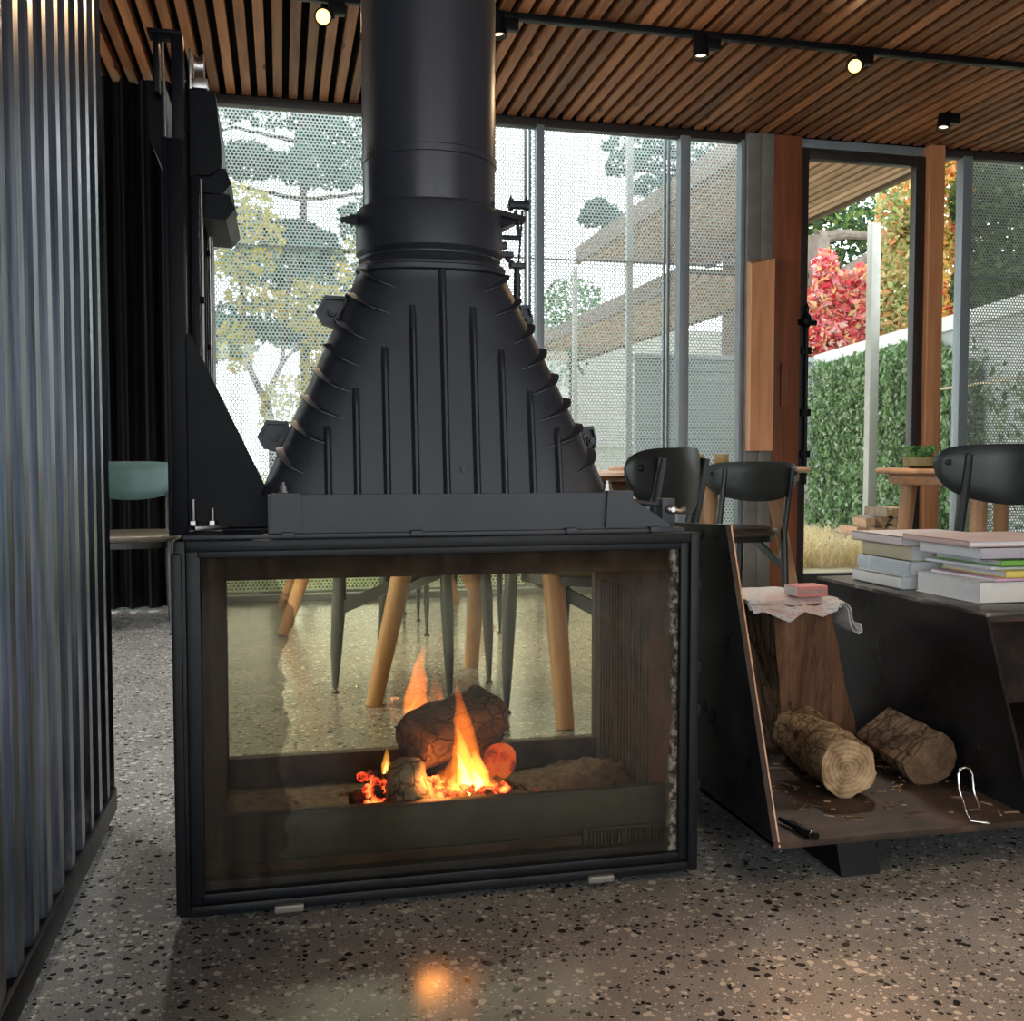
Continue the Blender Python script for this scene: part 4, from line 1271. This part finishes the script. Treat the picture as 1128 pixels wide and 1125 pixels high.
# big pine behind the flue
B = []
for k in range(64):
    z = random.uniform(1.9, 6.2); x = random.uniform(-1.6, 2.2)
    if x > .75 and 3.9 < z < 5.4 and random.random() < .7: continue
    B.append(((x, 13 + random.uniform(-1, 1.2), z - .18 * abs(x - .3)), (random.uniform(.35, .75), .5, random.uniform(.12, .30)), 460))
tree('pine_tree', 'tall blue green pine tree seen through the screen behind the flue', B, .06, M['needles'],
     [([(.35, 13.4, 0), (.3, 13.3, 3), (.35, 13.2, 6.5)], [.07, .055, .02])] + [([(.3, 13.2, z), (.3 + s_ * .8, 13.1, z + .1), (.3 + s_ * 1.6, 13, z - .15)], [.03, .02, .008]) for z in (2.6, 3.3, 4.0, 4.7, 5.3) for s_ in (-1, 1)], M['branch'], thin=.16)
# yellow tree
B = [((-.30, 8, 2.45), (.36, .4, .38), 700), ((.25, 8.1, 1.95), (.30, .3, .22), 420), ((.42, 8, 1.55), (.28, .3, .3), 420), ((-.32, 8, 1.62), (.16, .2, .2), 160), ((.12, 7.9, 1.12), (.28, .3, .30), 520), ((-.2, 8, 1.98), (.2, .2, .12), 130), ((.6, 8.2, 2.3), (.2, .2, .2), 150)]
tree('ornamental_tree', 'small tree with yellow autumn leaves outside the window near the mast', B, .032, M['yellow'],
     [([(-.03, 8.05, 0), (-.05, 8.02, .9), (-.11, 8, 1.25)], [.05, .042, .035]), ([(-.11, 8, 1.22), (-.22, 8, 1.45), (-.27, 8, 2.0), (-.30, 8, 2.5)], [.03, .026, .018, .008]), ([(-.11, 8, 1.22), (.02, 8, 1.5), (.06, 8, 2.0), (.12, 8, 2.4)], [.03, .022, .015, .006]), ([(.02, 8, 1.5), (.2, 8, 1.7), (.4, 8.1, 1.9)], [.015, .01, .005])], M['branch'])
# hanging pine boughs at the top of the screen
B = []
for px, py, w in ((700, 160, .5), (735, 175, .5), (690, 180, .3), (770, 160, .5), (660, 238, .28), (690, 250, .38), (715, 240, .4), (740, 262, .45), (655, 232, .15), (715, 275, .4), (775, 190, .4), (720, 205, .35)):
    c_ = at(px, py, y=14); B.append((tuple(c_), (w, .5, .13), 260))
q0 = at(800, 150, y=14)
tree('conifer', 'conifer with drooping boughs seen through the screen above the slatted roof', B, .06, M['needles'],
     [([(6.6, 14.2, 0), (6.4, 14, 5.5)], [.2, .1]), ([tuple(at(830, 150, y=14)), tuple(at(740, 195, y=14)), tuple(at(680, 180, y=14))], [.06, .04, .01]), ([tuple(at(830, 200, y=14)), tuple(at(740, 255, y=14)), tuple(at(645, 230, y=14))], [.06, .04, .01])], M['branch'], thin=.16)
c_ = at(630, 345, y=15)
tree('shrub', 'soft green shrub showing above the low slatted roof', [(tuple(c_), (.55, .5, .55), 900), ((c_.x - .3, 15, c_.z - .6), (.6, .5, .6), 500)], .05, M['bush'], [([(c_.x, 15, 0), (c_.x, 15, c_.z)], [.06, .03])], M['branch'], 'shrub')
# cypress behind the red vine
B = []
for px, py, w, h in ((905, 260, .8, .35), (930, 245, .7, .3), (920, 305, .7, .45), (950, 300, .6, .45), (970, 240, .6, .5), (940, 340, .5, .3), (985, 300, .5, .6), (880, 230, .7, .3)):
    c_ = at(px, py, y=15.5); B.append((tuple(c_), (w, .6, h), 420))
t0, t1, t2 = at(897, 420, y=15), at(893, 330, y=15), at(900, 262, y=15)
tree('cypress_tree', 'gnarled tree with a pale trunk behind the red vine', B, .07, M['needles2'],
     [([tuple(t0), tuple(t1), tuple(t2)], [.28, .26, .2]), ([tuple(t1), tuple(at(930, 300, y=15)), tuple(at(975, 270, y=15))], [.12, .09, .05]), ([tuple(t2), tuple(at(930, 258, y=15)), tuple(at(985, 262, y=15))], [.12, .08, .05]), ([tuple(at(930, 330, y=15)), tuple(at(975, 300, y=15))], [.07, .04])], M['trunk'], thin=.3)
# red vine and lime vine beyond the fence
def vine(name, label, spec, size, mat, base):
    B = []
    for px, py, wpx, hpx, y, n_ in spec:
        c_ = at(px, py, y=y); k = c_.y / 1128 * 1.06
        B.append((tuple(c_), (wpx * k, .25, hpx * k), n_))
    tree(name, label, B, size, mat, [([base, (base[0], base[1], 1.4), tuple(B[0][0])], [.03, .025, .01])], M['branch'], 'vine')
vine('red_vine', 'crimson and pink creeper behind the white capped fence', [(905, 345, 30, 48, 11.6, 1300), (935, 345, 24, 48, 11.6, 1100), (912, 375, 36, 26, 11.5, 1100), (952, 365, 20, 36, 11.5, 700), (908, 300, 12, 26, 11.6, 340), (948, 320, 12, 30, 11.6, 340), (890, 360, 16, 40, 11.6, 500)], .055, M['red'], (6.5, 11.6, 0))
vine('lime_vine', 'lime and yellow creeper climbing beside the white pole', [(992, 300, 20, 80, 11.2, 1300), (1000, 225, 14, 50, 11.2, 600), (978, 340, 16, 45, 11.2, 500), (978, 240, 10, 40, 11.2, 260), (990, 370, 24, 20, 11.1, 350)], .055, M['limey'], (7.4, 11.2, 0))
vine('orange_vine', 'orange and scarlet creeper in the narrow pane past the orange post', [(1045, 220, 14, 55, 10.2, 900), (1048, 310, 13, 50, 10.2, 800), (1046, 350, 14, 25, 10.2, 360), (1068, 200, 8, 40, 10.3, 250), (1012, 200, 8, 30, 10.3, 160)], .052, M['orange'], (7.6, 10.2, 0))
B = []
for px, py, w, h in ((1085, 215, 30, 45), (1120, 200, 34, 40), (1100, 270, 36, 45), (1135, 260, 36, 50), (1080, 310, 20, 30), (1140, 320, 36, 36), (1110, 320, 30, 26), (1170, 250, 40, 80)):
    c_ = at(px, py, y=9.6); k = c_.y / 1128 * 1.1; B.append((tuple(c_), (w * k, .45, h * k), 1000))
tree('leafy_tree', 'dense olive green tree behind the fence and the farthest screen', B, .05, M['darkgreen'], [([(8.5, 9.8, 0), (8.4, 9.7, 3)], [.1, .06])], M['branch'])

# ------------------------------------------------------------------ outside
m = MB(); m.box(-14, 26, YW + .1, 60, -.14, -.02)
t = NT('outdoor_ground')
f = t.noise(t.coords(), 3, 6, .6)
gr = t.ramp(t.noise(t.coords(), .7, 2), [(.4, 0.0), (.55, 1.0)])
col = t.mix(gr, t.ramp(f, [(.3, (.20, .26, .08)), (.7, (.34, .38, .14))]), t.ramp(f, [(.3, (.36, .32, .22)), (.7, (.50, .44, .30))]))
struct(m.build('ground_outside', t.done(t.bsdf(col, .9, 0, .1, f, .4, .02)), smooth=False))
# lawn strip by the windows
def grass(name, label, x0, x1, y0, y1, n, h, mat, lean=0.5):
    vs, fs = [], []
    for _ in range(n):
        x, y = random.uniform(x0, x1), random.uniform(y0, y1); hh = h * random.uniform(.5, 1.2)
        a = random.uniform(0, 2 * PI); w_ = .004; dx, dy = math.cos(a) * hh * lean, math.sin(a) * hh * lean
        px_, py_ = -math.sin(a) * w_, math.cos(a) * w_; i = len(vs)
        vs += [(x - px_, y - py_, -.022), (x + px_, y + py_, -.022), (x + dx * .5 + px_, y + dy * .5 + py_, hh * .6), (x + dx * .5 - px_, y + dy * .5 - py_, hh * .6), (x + dx, y + dy, hh * .85)]
        fs += [(i, i + 1, i + 2, i + 3), (i + 3, i + 2, i + 4)]
    me = bpy.data.meshes.new(name); me.from_pydata(vs, [], fs); me.materials.append(mat)
    o = bpy.data.objects.new(name, me); COL.objects.link(o); tag(o, label, 'grass', kind='stuff')
M['straw'] = leaf_mat('straw', [(.80, .68, .40), (.88, .76, .54), (.72, .58, .34), (.62, .52, .28)], .3)
M['lawn'] = leaf_mat('lawn_grass', [(.16, .27, .06), (.22, .34, .09), (.12, .20, .05)], .3)
grass('straw_grass', 'tufts of dry straw coloured grass outside the glass door', 3.2, 4.75, 6.7, 9.0, 5200, .22, M['straw'], .9)
grass('lawn', 'green grass growing along the outside of the windows', -1.5, 2.7, 6.1, 7.6, 7000, .13, M['lawn'])

# perforated screens
for x0, x1, lab in ((-3.55, -.45, 'pale perforated metal screen outside, mostly behind the black curtain'), (-.43, 1.43, 'pale perforated metal screen outside the window behind the flue'),
                    (1.445, 2.30, 'pale perforated metal screen outside between the two grey mullions'), (2.315, 2.80, 'narrow perforated metal screen outside next to the timber casing'),
                    (4.335, 6.6, 'perforated metal screen outside in front of the olive green tree')):
    s_ = empty('perforated_screen', ((x0 + x1) / 2, 5.95, 0)); tag(s_, lab, 'screen', 'perforated screens outside the windows')
    inv = Matrix.Translation(-s_.location)
    f = MB(); f.box(x0 + .01, x1 - .01, 5.949, 5.951, .02, 3.1); o = f.build('sheet', M['screen_shaded'] if x0 > 4 else M['screen'], smooth=False); o.parent = s_; o.matrix_parent_inverse = inv
    f = MB(); f.box(x0, x1, 5.955, 5.975, 1.957, 1.966)
    f.box(x0, x0 + .012, 5.94, 5.97, -.02, 3.1); f.box(x1 - .012, x1, 5.94, 5.97, -.02, 3.1); f.box(x0 + .01, x1 - .01, 5.94, 5.97, -.02, .02)
    o = f.build('screen_frame', M['alu'], smooth=False); o.parent = s_; o.matrix_parent_inverse = inv
for px, py, y, r_, ztop, lab in ((692, 480, 6.35, .020, 2.86, 'pale upright post behind the screen between the grey mullions'), (633, 480, 8.6, .020, 2.42, 'thin pale post carrying the low slatted roof'),
                                 (957, 600, 8.2, .042, 2.84, 'pale square pole standing in front of the ivy fence')):
    p_ = at(px, py, y=y)
    m = MB(); m.box(p_.x - r_, p_.x + r_, y - r_, y + r_, -.02, ztop, .003)
    tag(m.build('post', M['pole_white']), lab, 'post')

# slatted canopies running away from the building
def canopy(label, x0, x1, y0, y1, z, pitch, w_, mats, th=.05, edge=None):
    c_ = empty('slatted_canopy', ((x0 + x1) / 2, y0, z)); tag(c_, label, 'canopy'); inv = Matrix.Translation(-c_.location)
    f = MB(); xq = x0
    while xq < x1:
        f.box(xq, xq + w_, y0, y1, z, z + th); xq += pitch
    o = f.build('batten', mats[0], smooth=False); o.parent = c_; o.matrix_parent_inverse = inv
    f = MB(); f.box(x0 - .03, x1 + .03, y0, y1, z + th + .01, z + th + .05)
    f.box(x0 - .06, x0 - .02, y0, y1, z - .04, z + th + .08); f.box(x1 + .02, x1 + .06, y0, y1, z - .02, z + th + .08)
    o = f.build('roof_deck', mats[1], smooth=False); o.parent = c_; o.matrix_parent_inverse = inv
M['deck'] = plain('roof_underside', (.16, .11, .085), .8, 0, .1, 5)
canopy('slatted timber canopy outside the door running away from the building', 3.08, 4.46, 6.05, 10.4, 2.84, .094, .058, (M['canopy_batten'], M['deck']))
canopy('low brown slatted roof seen far through the perforated screen', 3.68, 4.85, 8.9, 17, 2.42, .12, .07, (M['canopy_batten'], M['deck']))

# grey weatherboard shed
m = MB()
for k in range(15):
    z = -.02 + k * .128
    m.rings([[(3.9, 11.02, z), (3.9, 10.985, z), (3.9, 11.0, z + .128), (3.9, 11.02, z + .128)], [(6.4, 11.02, z), (6.4, 10.985, z), (6.4, 11.0, z + .128), (6.4, 11.02, z + .128)]])
shed = empty('weatherboard_wall', (4.9, 11, 0)); tag(shed, 'blue grey weatherboard wall of a shed next to the ivy fence', 'shed'); inv = Matrix.Translation(-shed.location)
o = m.build('boards', plain('blue_grey_boards', (.17, .21, .22), .6, 0, .1, 4), smooth=False); o.parent = shed; o.matrix_parent_inverse = inv
m = MB(); m.box(3.88, 6.42, 10.95, 11.06, 1.90, 1.96); o = m.build('capping', M['alu'], smooth=False); o.parent = shed; o.matrix_parent_inverse = inv
# white hose reel on the shed
p_ = at(884, 548, y=10.9)
m = MB(); m.lathe([(.24, -.06), (.27, -.05), (.27, .02), (.24, .03), (.1, .05)], (p_.x, 10.934, p_.z), 24, axis='y')
tag(m.build('hose_reel', M['pole_white']), 'white round hose reel mounted on the grey weatherboard wall', 'hose reel')
# far pavilion wall under the low roof
m = MB(); m.box(2.0, 9.0, 17.5, 17.7, -.02, 2.40); m.box(4.4, 8.2, 17.52, 17.7, 2.40, 3.1); m.box(2.0, 9.0, 17.4, 17.5, 1.0, 1.05)
tag(m.build('pavilion_wall', plain('pale_grey_wall', (.46, .45, .42), .8, 0, .1, 2), smooth=False), 'pale grey wall far away beneath the low brown slatted roof', 'wall')

# fence with white cap and ivy
fa, fb = Vector((6.03, 10.75, 0)), Vector((5.215, 6.08, 0))
fd = (fb - fa).normalized(); fn = Vector((fd.y, -fd.x, 0))
if fn.x > 0: fn = -fn
fence = empty('fence', fa); tag(fence, 'white fence with a white cap rail running towards the building', 'fence'); inv = Matrix.Translation(-fence.location)
def strip(mb, off0, off1, z0, z1, s0=0.0, s1=1.0):
    a, b = fa.lerp(fb, s0), fa.lerp(fb, s1)
    q = [a + fn * off0, b + fn * off0, b + fn * off1, a + fn * off1]
    mb.rings([[(v.x, v.y, z0) for v in q], [(v.x, v.y, z1) for v in q]])
m = MB(); strip(m, 0, -.06, -.02, 1.84)
o = m.build('panel', plain('fence_white', (.66, .68, .70), .6, 0, .06, 3), smooth=False); o.parent = fence; o.matrix_parent_inverse = inv
m = MB(); strip(m, .05, -.11, 1.84, 1.96); o = m.build('cap_rail', plain('cap_white', (.80, .82, .83), .5, 0, .04, 3), smooth=False); o.parent = fence; o.matrix_parent_inverse = inv
pts = []
for _ in range(24000):
    s_ = random.random() ** .9 * .80; z = random.uniform(0, 1.0)
    topz = 1.82 - .10 * noise.noise(Vector((s_ * 20, 0, 0))) - max(0, (s_ - .62)) * 2.0
    p_ = fa.lerp(fb, s_) + fn * (random.uniform(.01, .17) * (1 + .5 * noise.noise(Vector((s_ * 25, z * 5, 2)))))
    pts.append(Vector((p_.x, p_.y, z * topz)))
for _ in range(500):
    s_ = random.uniform(.74, .97); z = random.uniform(0, 1) * (1.75 - (s_ - .74) * 2.5 + .5 * noise.noise(Vector((s_ * 60, 1, 1))))
    p_ = fa.lerp(fb, s_) + fn * random.uniform(.01, .06); pts.append(Vector((p_.x, p_.y, max(0, z))))
o = leaves('ivy', pts, .032, M['ivy'], norm=tuple(fn)); tag(o, 'green ivy covering the white fence', 'ivy')
# rope line along the fence
m = MB(); strip(m, .22, .20, 1.33, 1.345, .66, .98)
tag(m.build('string_line', M['straw'], smooth=False), 'thin straw coloured line stretched along the fence past the narrow pane', 'line')

# woodpile: split billets stacked against the ivy
random.seed(21)
billet_face = plain('billet_face', (.42, .25, .14), .8, 0, .3, 30); billet_bark = plain('billet_bark', (.20, .14, .10), .9, 0, .4, 20)
proto_b = []
for k in range(4):
    m = MB(); n_ = random.choice([3, 4, 5]); base_a = random.uniform(0, 6)
    poly = [(.050 * random.uniform(.75, 1.2) * math.cos(base_a + q * 2 * PI / n_), .050 * random.uniform(.75, 1.2) * math.sin(base_a + q * 2 * PI / n_)) for q in range(n_)]
    m.prism(poly, 'y', -.16, .16, 1)
    o = m.build('firewood_billet', [billet_face, billet_bark], smooth=False)
    for p_ in o.data.polygons:
        if abs(p_.normal.y) > .8 or random.random() < .4: p_.material_index = 0
    proto_b.append(o)
cnt = 0
def billet(x, y, z, rz, label):
    global cnt
    o = proto_b[cnt] if cnt < 4 else proto_b[cnt % 4].copy()
    if cnt >= 4: COL.objects.link(o)
    cnt += 1
    o.location = (x, y, z); o.rotation_euler = (0, random.uniform(0, 6), rz)
    tag(o, label, 'firewood', 'split firewood stacked outside by the ivy')
for row in range(5):
    nrow = [10, 9, 8, 6, 4][row]
    for k in range(nrow):
        px = [922, 928, 938, 952, 964][row] + k * 9.2
        p_ = at(px, 600, y=7.55)
        billet(p_.x, 7.55 + random.uniform(-.03, .03), .042 + row * .074 + random.uniform(-.01, .01), random.uniform(-.25, .25), 'split billet of firewood in the stack outside by the ivy')

# succulent bowl on the far right table
pb = empty('planter', (2.72, 3.95, .7305)); tag(pb, 'low dish of green succulents on the oak table by the orange post', 'plant')
f = MB(); f.lathe([(.05, 0), (.078, .012), (.082, .05), (.075, .05), (.07, .03)], (0, 0, 0), 24); f.build('dish', M['olive'], pb, angle=40)
pts = [Vector((random.gauss(0, .035), random.gauss(0, .035), .05 + random.random() * .045)) for _ in range(120)]
leaves('succulent', pts, .016, M['bush'], pb)

# ------------------------------------------------------------------ curtain
m = MB(); N = 150; g0 = []
for i in range(N + 1):
    s_ = i / N; x = -1.5 + (1.17) * s_
    y = 5.50 + .035 * math.sin(s_ * 75) + .012 * math.sin(s_ * 171 + 1)
    g0.append((x, y))
rings = []
for z in (.012, .4, 1.0, 1.8, 2.655):
    rings.append([(x, y + .006 * math.sin(x * 60 + z * 2), z) for x, y in g0] + [(x, y + .004 + .006 * math.sin(x * 60 + z * 2), z) for x, y in reversed(g0)])
m.rings(rings)
tag(m.build('curtain', M['curtain'], angle=70), 'black string curtain hanging before the window behind the mast', 'curtain')

# ------------------------------------------------------------------ track lights
m = MB(); m.box(-1.0, 5.2, 4.36, 4.395, HC - .03, HC - .003, .002)
track = tag(m.build('light_track', M['black']), 'long black lighting track fixed under the batten ceiling', 'track')
lampm = NT('lamp_glow'); e = lampm.n('ShaderNodeEmission', Strength=5); e.inputs['Color'].default_value = (1, .50, .12, 1); M['lamp'] = lampm.done(e.outputs[0])
lampd = NT('lamp_glow_dim'); e = lampd.n('ShaderNodeEmission', Strength=1.6); e.inputs['Color'].default_value = (1, .75, .5, 1); M['lamp_dim'] = lampd.done(e.outputs[0])

def spot(loc, aim, label, lit, top=HC - .03):
    loc = Vector(loc); d = (Vector(aim) - loc).normalized()
    s_ = empty('track_spotlight', loc); tag(s_, label, 'spotlight', 'spotlights on the ceiling track'); inv = Matrix.Translation(-loc)
    rot = d.to_track_quat('Z', 'Y').to_matrix()
    f = MB(); f.lathe([(.024, -.055), (.034, -.05), (.036, .035), (.036, .05), (.030, .05), (.028, .03)], (0, 0, 0), 24, cap1=False)
    for v in f.bm.verts: v.co = rot @ v.co + loc
    o = f.build('head', M['black'], angle=40); o.parent = s_; o.matrix_parent_inverse = inv
    f = MB(); f.lathe([(.0285, .029), (.0285, .031)], (0, 0, 0), 24)
    for v in f.bm.verts: v.co = rot @ v.co + loc
    o = f.build('lamp', M['lamp'] if lit > 1 else M['lamp_dim'], angle=40); o.parent = s_; o.matrix_parent_inverse = inv
    f = MB(); f.box(loc.x + .02, loc.x + .09, loc.y - .018, loc.y + .018, top - .05, top - .0005, .002); f.tube([(loc.x + .045, loc.y, top - .02), (loc.x + .04, loc.y, loc.z + .0), (loc.x, loc.y, loc.z)], .009, 8)
    o = f.build('bracket', M['black']); o.parent = s_; o.matrix_parent_inverse = inv
    if lit:
        L = bpy.data.lights.new('spot_lamp', 'SPOT'); L.energy = 14 if lit > 1 else 25; L.color = (1, .66, .36); L.spot_size = 1.5; L.spot_blend = .7; L.shadow_soft_size = .03
        lo = bpy.data.objects.new('spot_lamp', L); COL.objects.link(lo); lo.location = loc + d * .06
        lo.rotation_euler = d.to_track_quat('-Z', 'Y').to_euler()
    return s_
p_ = at(356, 18, y=4.37); spot((p_.x, 4.37, p_.z), (0.0, 0.3, .7), 'lit spotlight glowing orange on the flue side toward the corrugated wall', 2)
p_ = at(941, 72, y=4.37); spot((p_.x, 4.37, p_.z), (.6, .4, .5), 'lit spotlight glowing orange under the track above the door', 2)
p_ = at(548, 28, y=4.37); spot((p_.x, 4.37, p_.z), (1.1, 4.0, 0), 'unlit black spotlight tucked close beside the flue', 0)
p_ = at(772, 52, y=4.37); spot((p_.x, 4.37, p_.z), (1.7, 4.0, 0), 'black spotlight pointing down between the flue and the glowing lamp', 1)
p_ = at(1040, 133, y=5.1); spot((p_.x, 5.1, p_.z), (3.0, 4.6, 0), 'small unlit black spotlight near the head of the door post', 0, HC - .0005)

# ------------------------------------------------------------------ light
w = bpy.data.worlds.new('overcast_sky'); sc.world = w; w.use_nodes = True
nt = w.node_tree; bg = nt.nodes['Background']
tc = nt.nodes.new('ShaderNodeTexCoord'); nz = nt.nodes.new('ShaderNodeTexNoise'); nz.inputs['Scale'].default_value = 2.2; nz.inputs['Detail'].default_value = 4
cr = nt.nodes.new('ShaderNodeValToRGB'); cr.color_ramp.elements[0].color = (.78, .84, .90, 1); cr.color_ramp.elements[1].color = (1, 1, 1, 1)
nt.links.new(tc.outputs['Generated'], nz.inputs['Vector']); nt.links.new(nz.outputs['Fac'], cr.inputs['Fac']); nt.links.new(cr.outputs['Color'], bg.inputs['Color'])
bg.inputs['Strength'].default_value = 3.6

def lamp(name, kind, loc, aim, energy, color, **kw):
    L = bpy.data.lights.new(name, kind); L.energy = energy; L.color = color
    for k, v in kw.items(): setattr(L, k, v)
    o = bpy.data.objects.new(name, L); COL.objects.link(o); o.location = loc
    o.rotation_euler = (Vector(aim) - Vector(loc)).to_track_quat('-Z', 'Y').to_euler()
    return o
lamp('fire_glow', 'POINT', (.26, 1.86, .17), (.26, 1.8, 0), 2.2, (1, .36, .09), shadow_soft_size=.05)
# daylight portals in the window openings
for nm, loc, aim, sx_, sy_ in (('portal_front', (1.5, YW + .2, 1.35), (1.5, 0, 1.35), 10, 2.7), ('portal_back', (.8, YB - .2, 1.4), (.8, 0, 1.4), 7.6, 2.4), ('portal_west', (XL - .2, .8, 1.3), (0, .8, 1.3), 9.6, 2.6)):
    o = lamp(nm, 'AREA', loc, aim, 1, (1, 1, 1), shape='RECTANGLE', size=sx_, size_y=sy_)
    o.data.cycles.is_portal = True
# added spots behind the camera, no fixtures, to brighten the floor
for q in ((1.9, -1.2), (3.6, -.6), (.6, -2.6)):
    lamp('rear_fill_spot', 'SPOT', (q[0], q[1], 2.6), (q[0], q[1] + .35, 0), 26, (1, .72, .48), spot_size=2.0, spot_blend=.5, shadow_soft_size=.05)

for q in ((-1.2, 3.6), (-.2, 3.5), (.9, 4.2), (2.2, 3.6)):  # added spots without fixtures, to lift the rear floor brightness
    lamp('dining_fill_spot', 'SPOT', (q[0], q[1], 2.6), (q[0], q[1] + .05, 0), 75, (1, .93, .82), spot_size=1.9, spot_blend=.6, shadow_soft_size=.06)
c_ = at(938, 1105, z=0)
lamp('floor_wash', 'AREA', (1.55, .72, 2.6), (1.55, .72, 0), 3.2, (1, .58, .34), shape='RECTANGLE', size=2.3, size_y=1.5, spread=math.radians(16))  # added light without a fixture, for the warm pool on the floor
lamp('floor_patch', 'AREA', (c_.x, c_.y, 2.6), (c_.x, c_.y, 0), .07, (1, .56, .30), shape='RECTANGLE', size=.26, size_y=.26, spread=math.radians(4))  # added light without a fixture, for the small warm square
lamp('holder_fill', 'SPOT', (2.3, .2, 2.6), (1.12, 1.85, .15), 48, (1, .74, .48), spot_size=.62, spot_blend=.4, shadow_soft_size=.03)  # added warm fill without a fixture, to brighten the stacked logs
sc.view_settings.view_transform = 'Standard'; sc.view_settings.look = 'None'
sc.view_settings.gamma = 1; sc.view_settings.exposure = 0.45; sc.view_settings.use_curve_mapping = False
cy = sc.cycles
cy.max_bounces = 8; cy.transparent_max_bounces = 24; cy.diffuse_bounces = 4; cy.glossy_bounces = 4
cy.sample_clamp_indirect = 6; cy.caustics_reflective = False; cy.caustics_refractive = False
cy.use_denoising = True
bpy.context.view_layer.update()
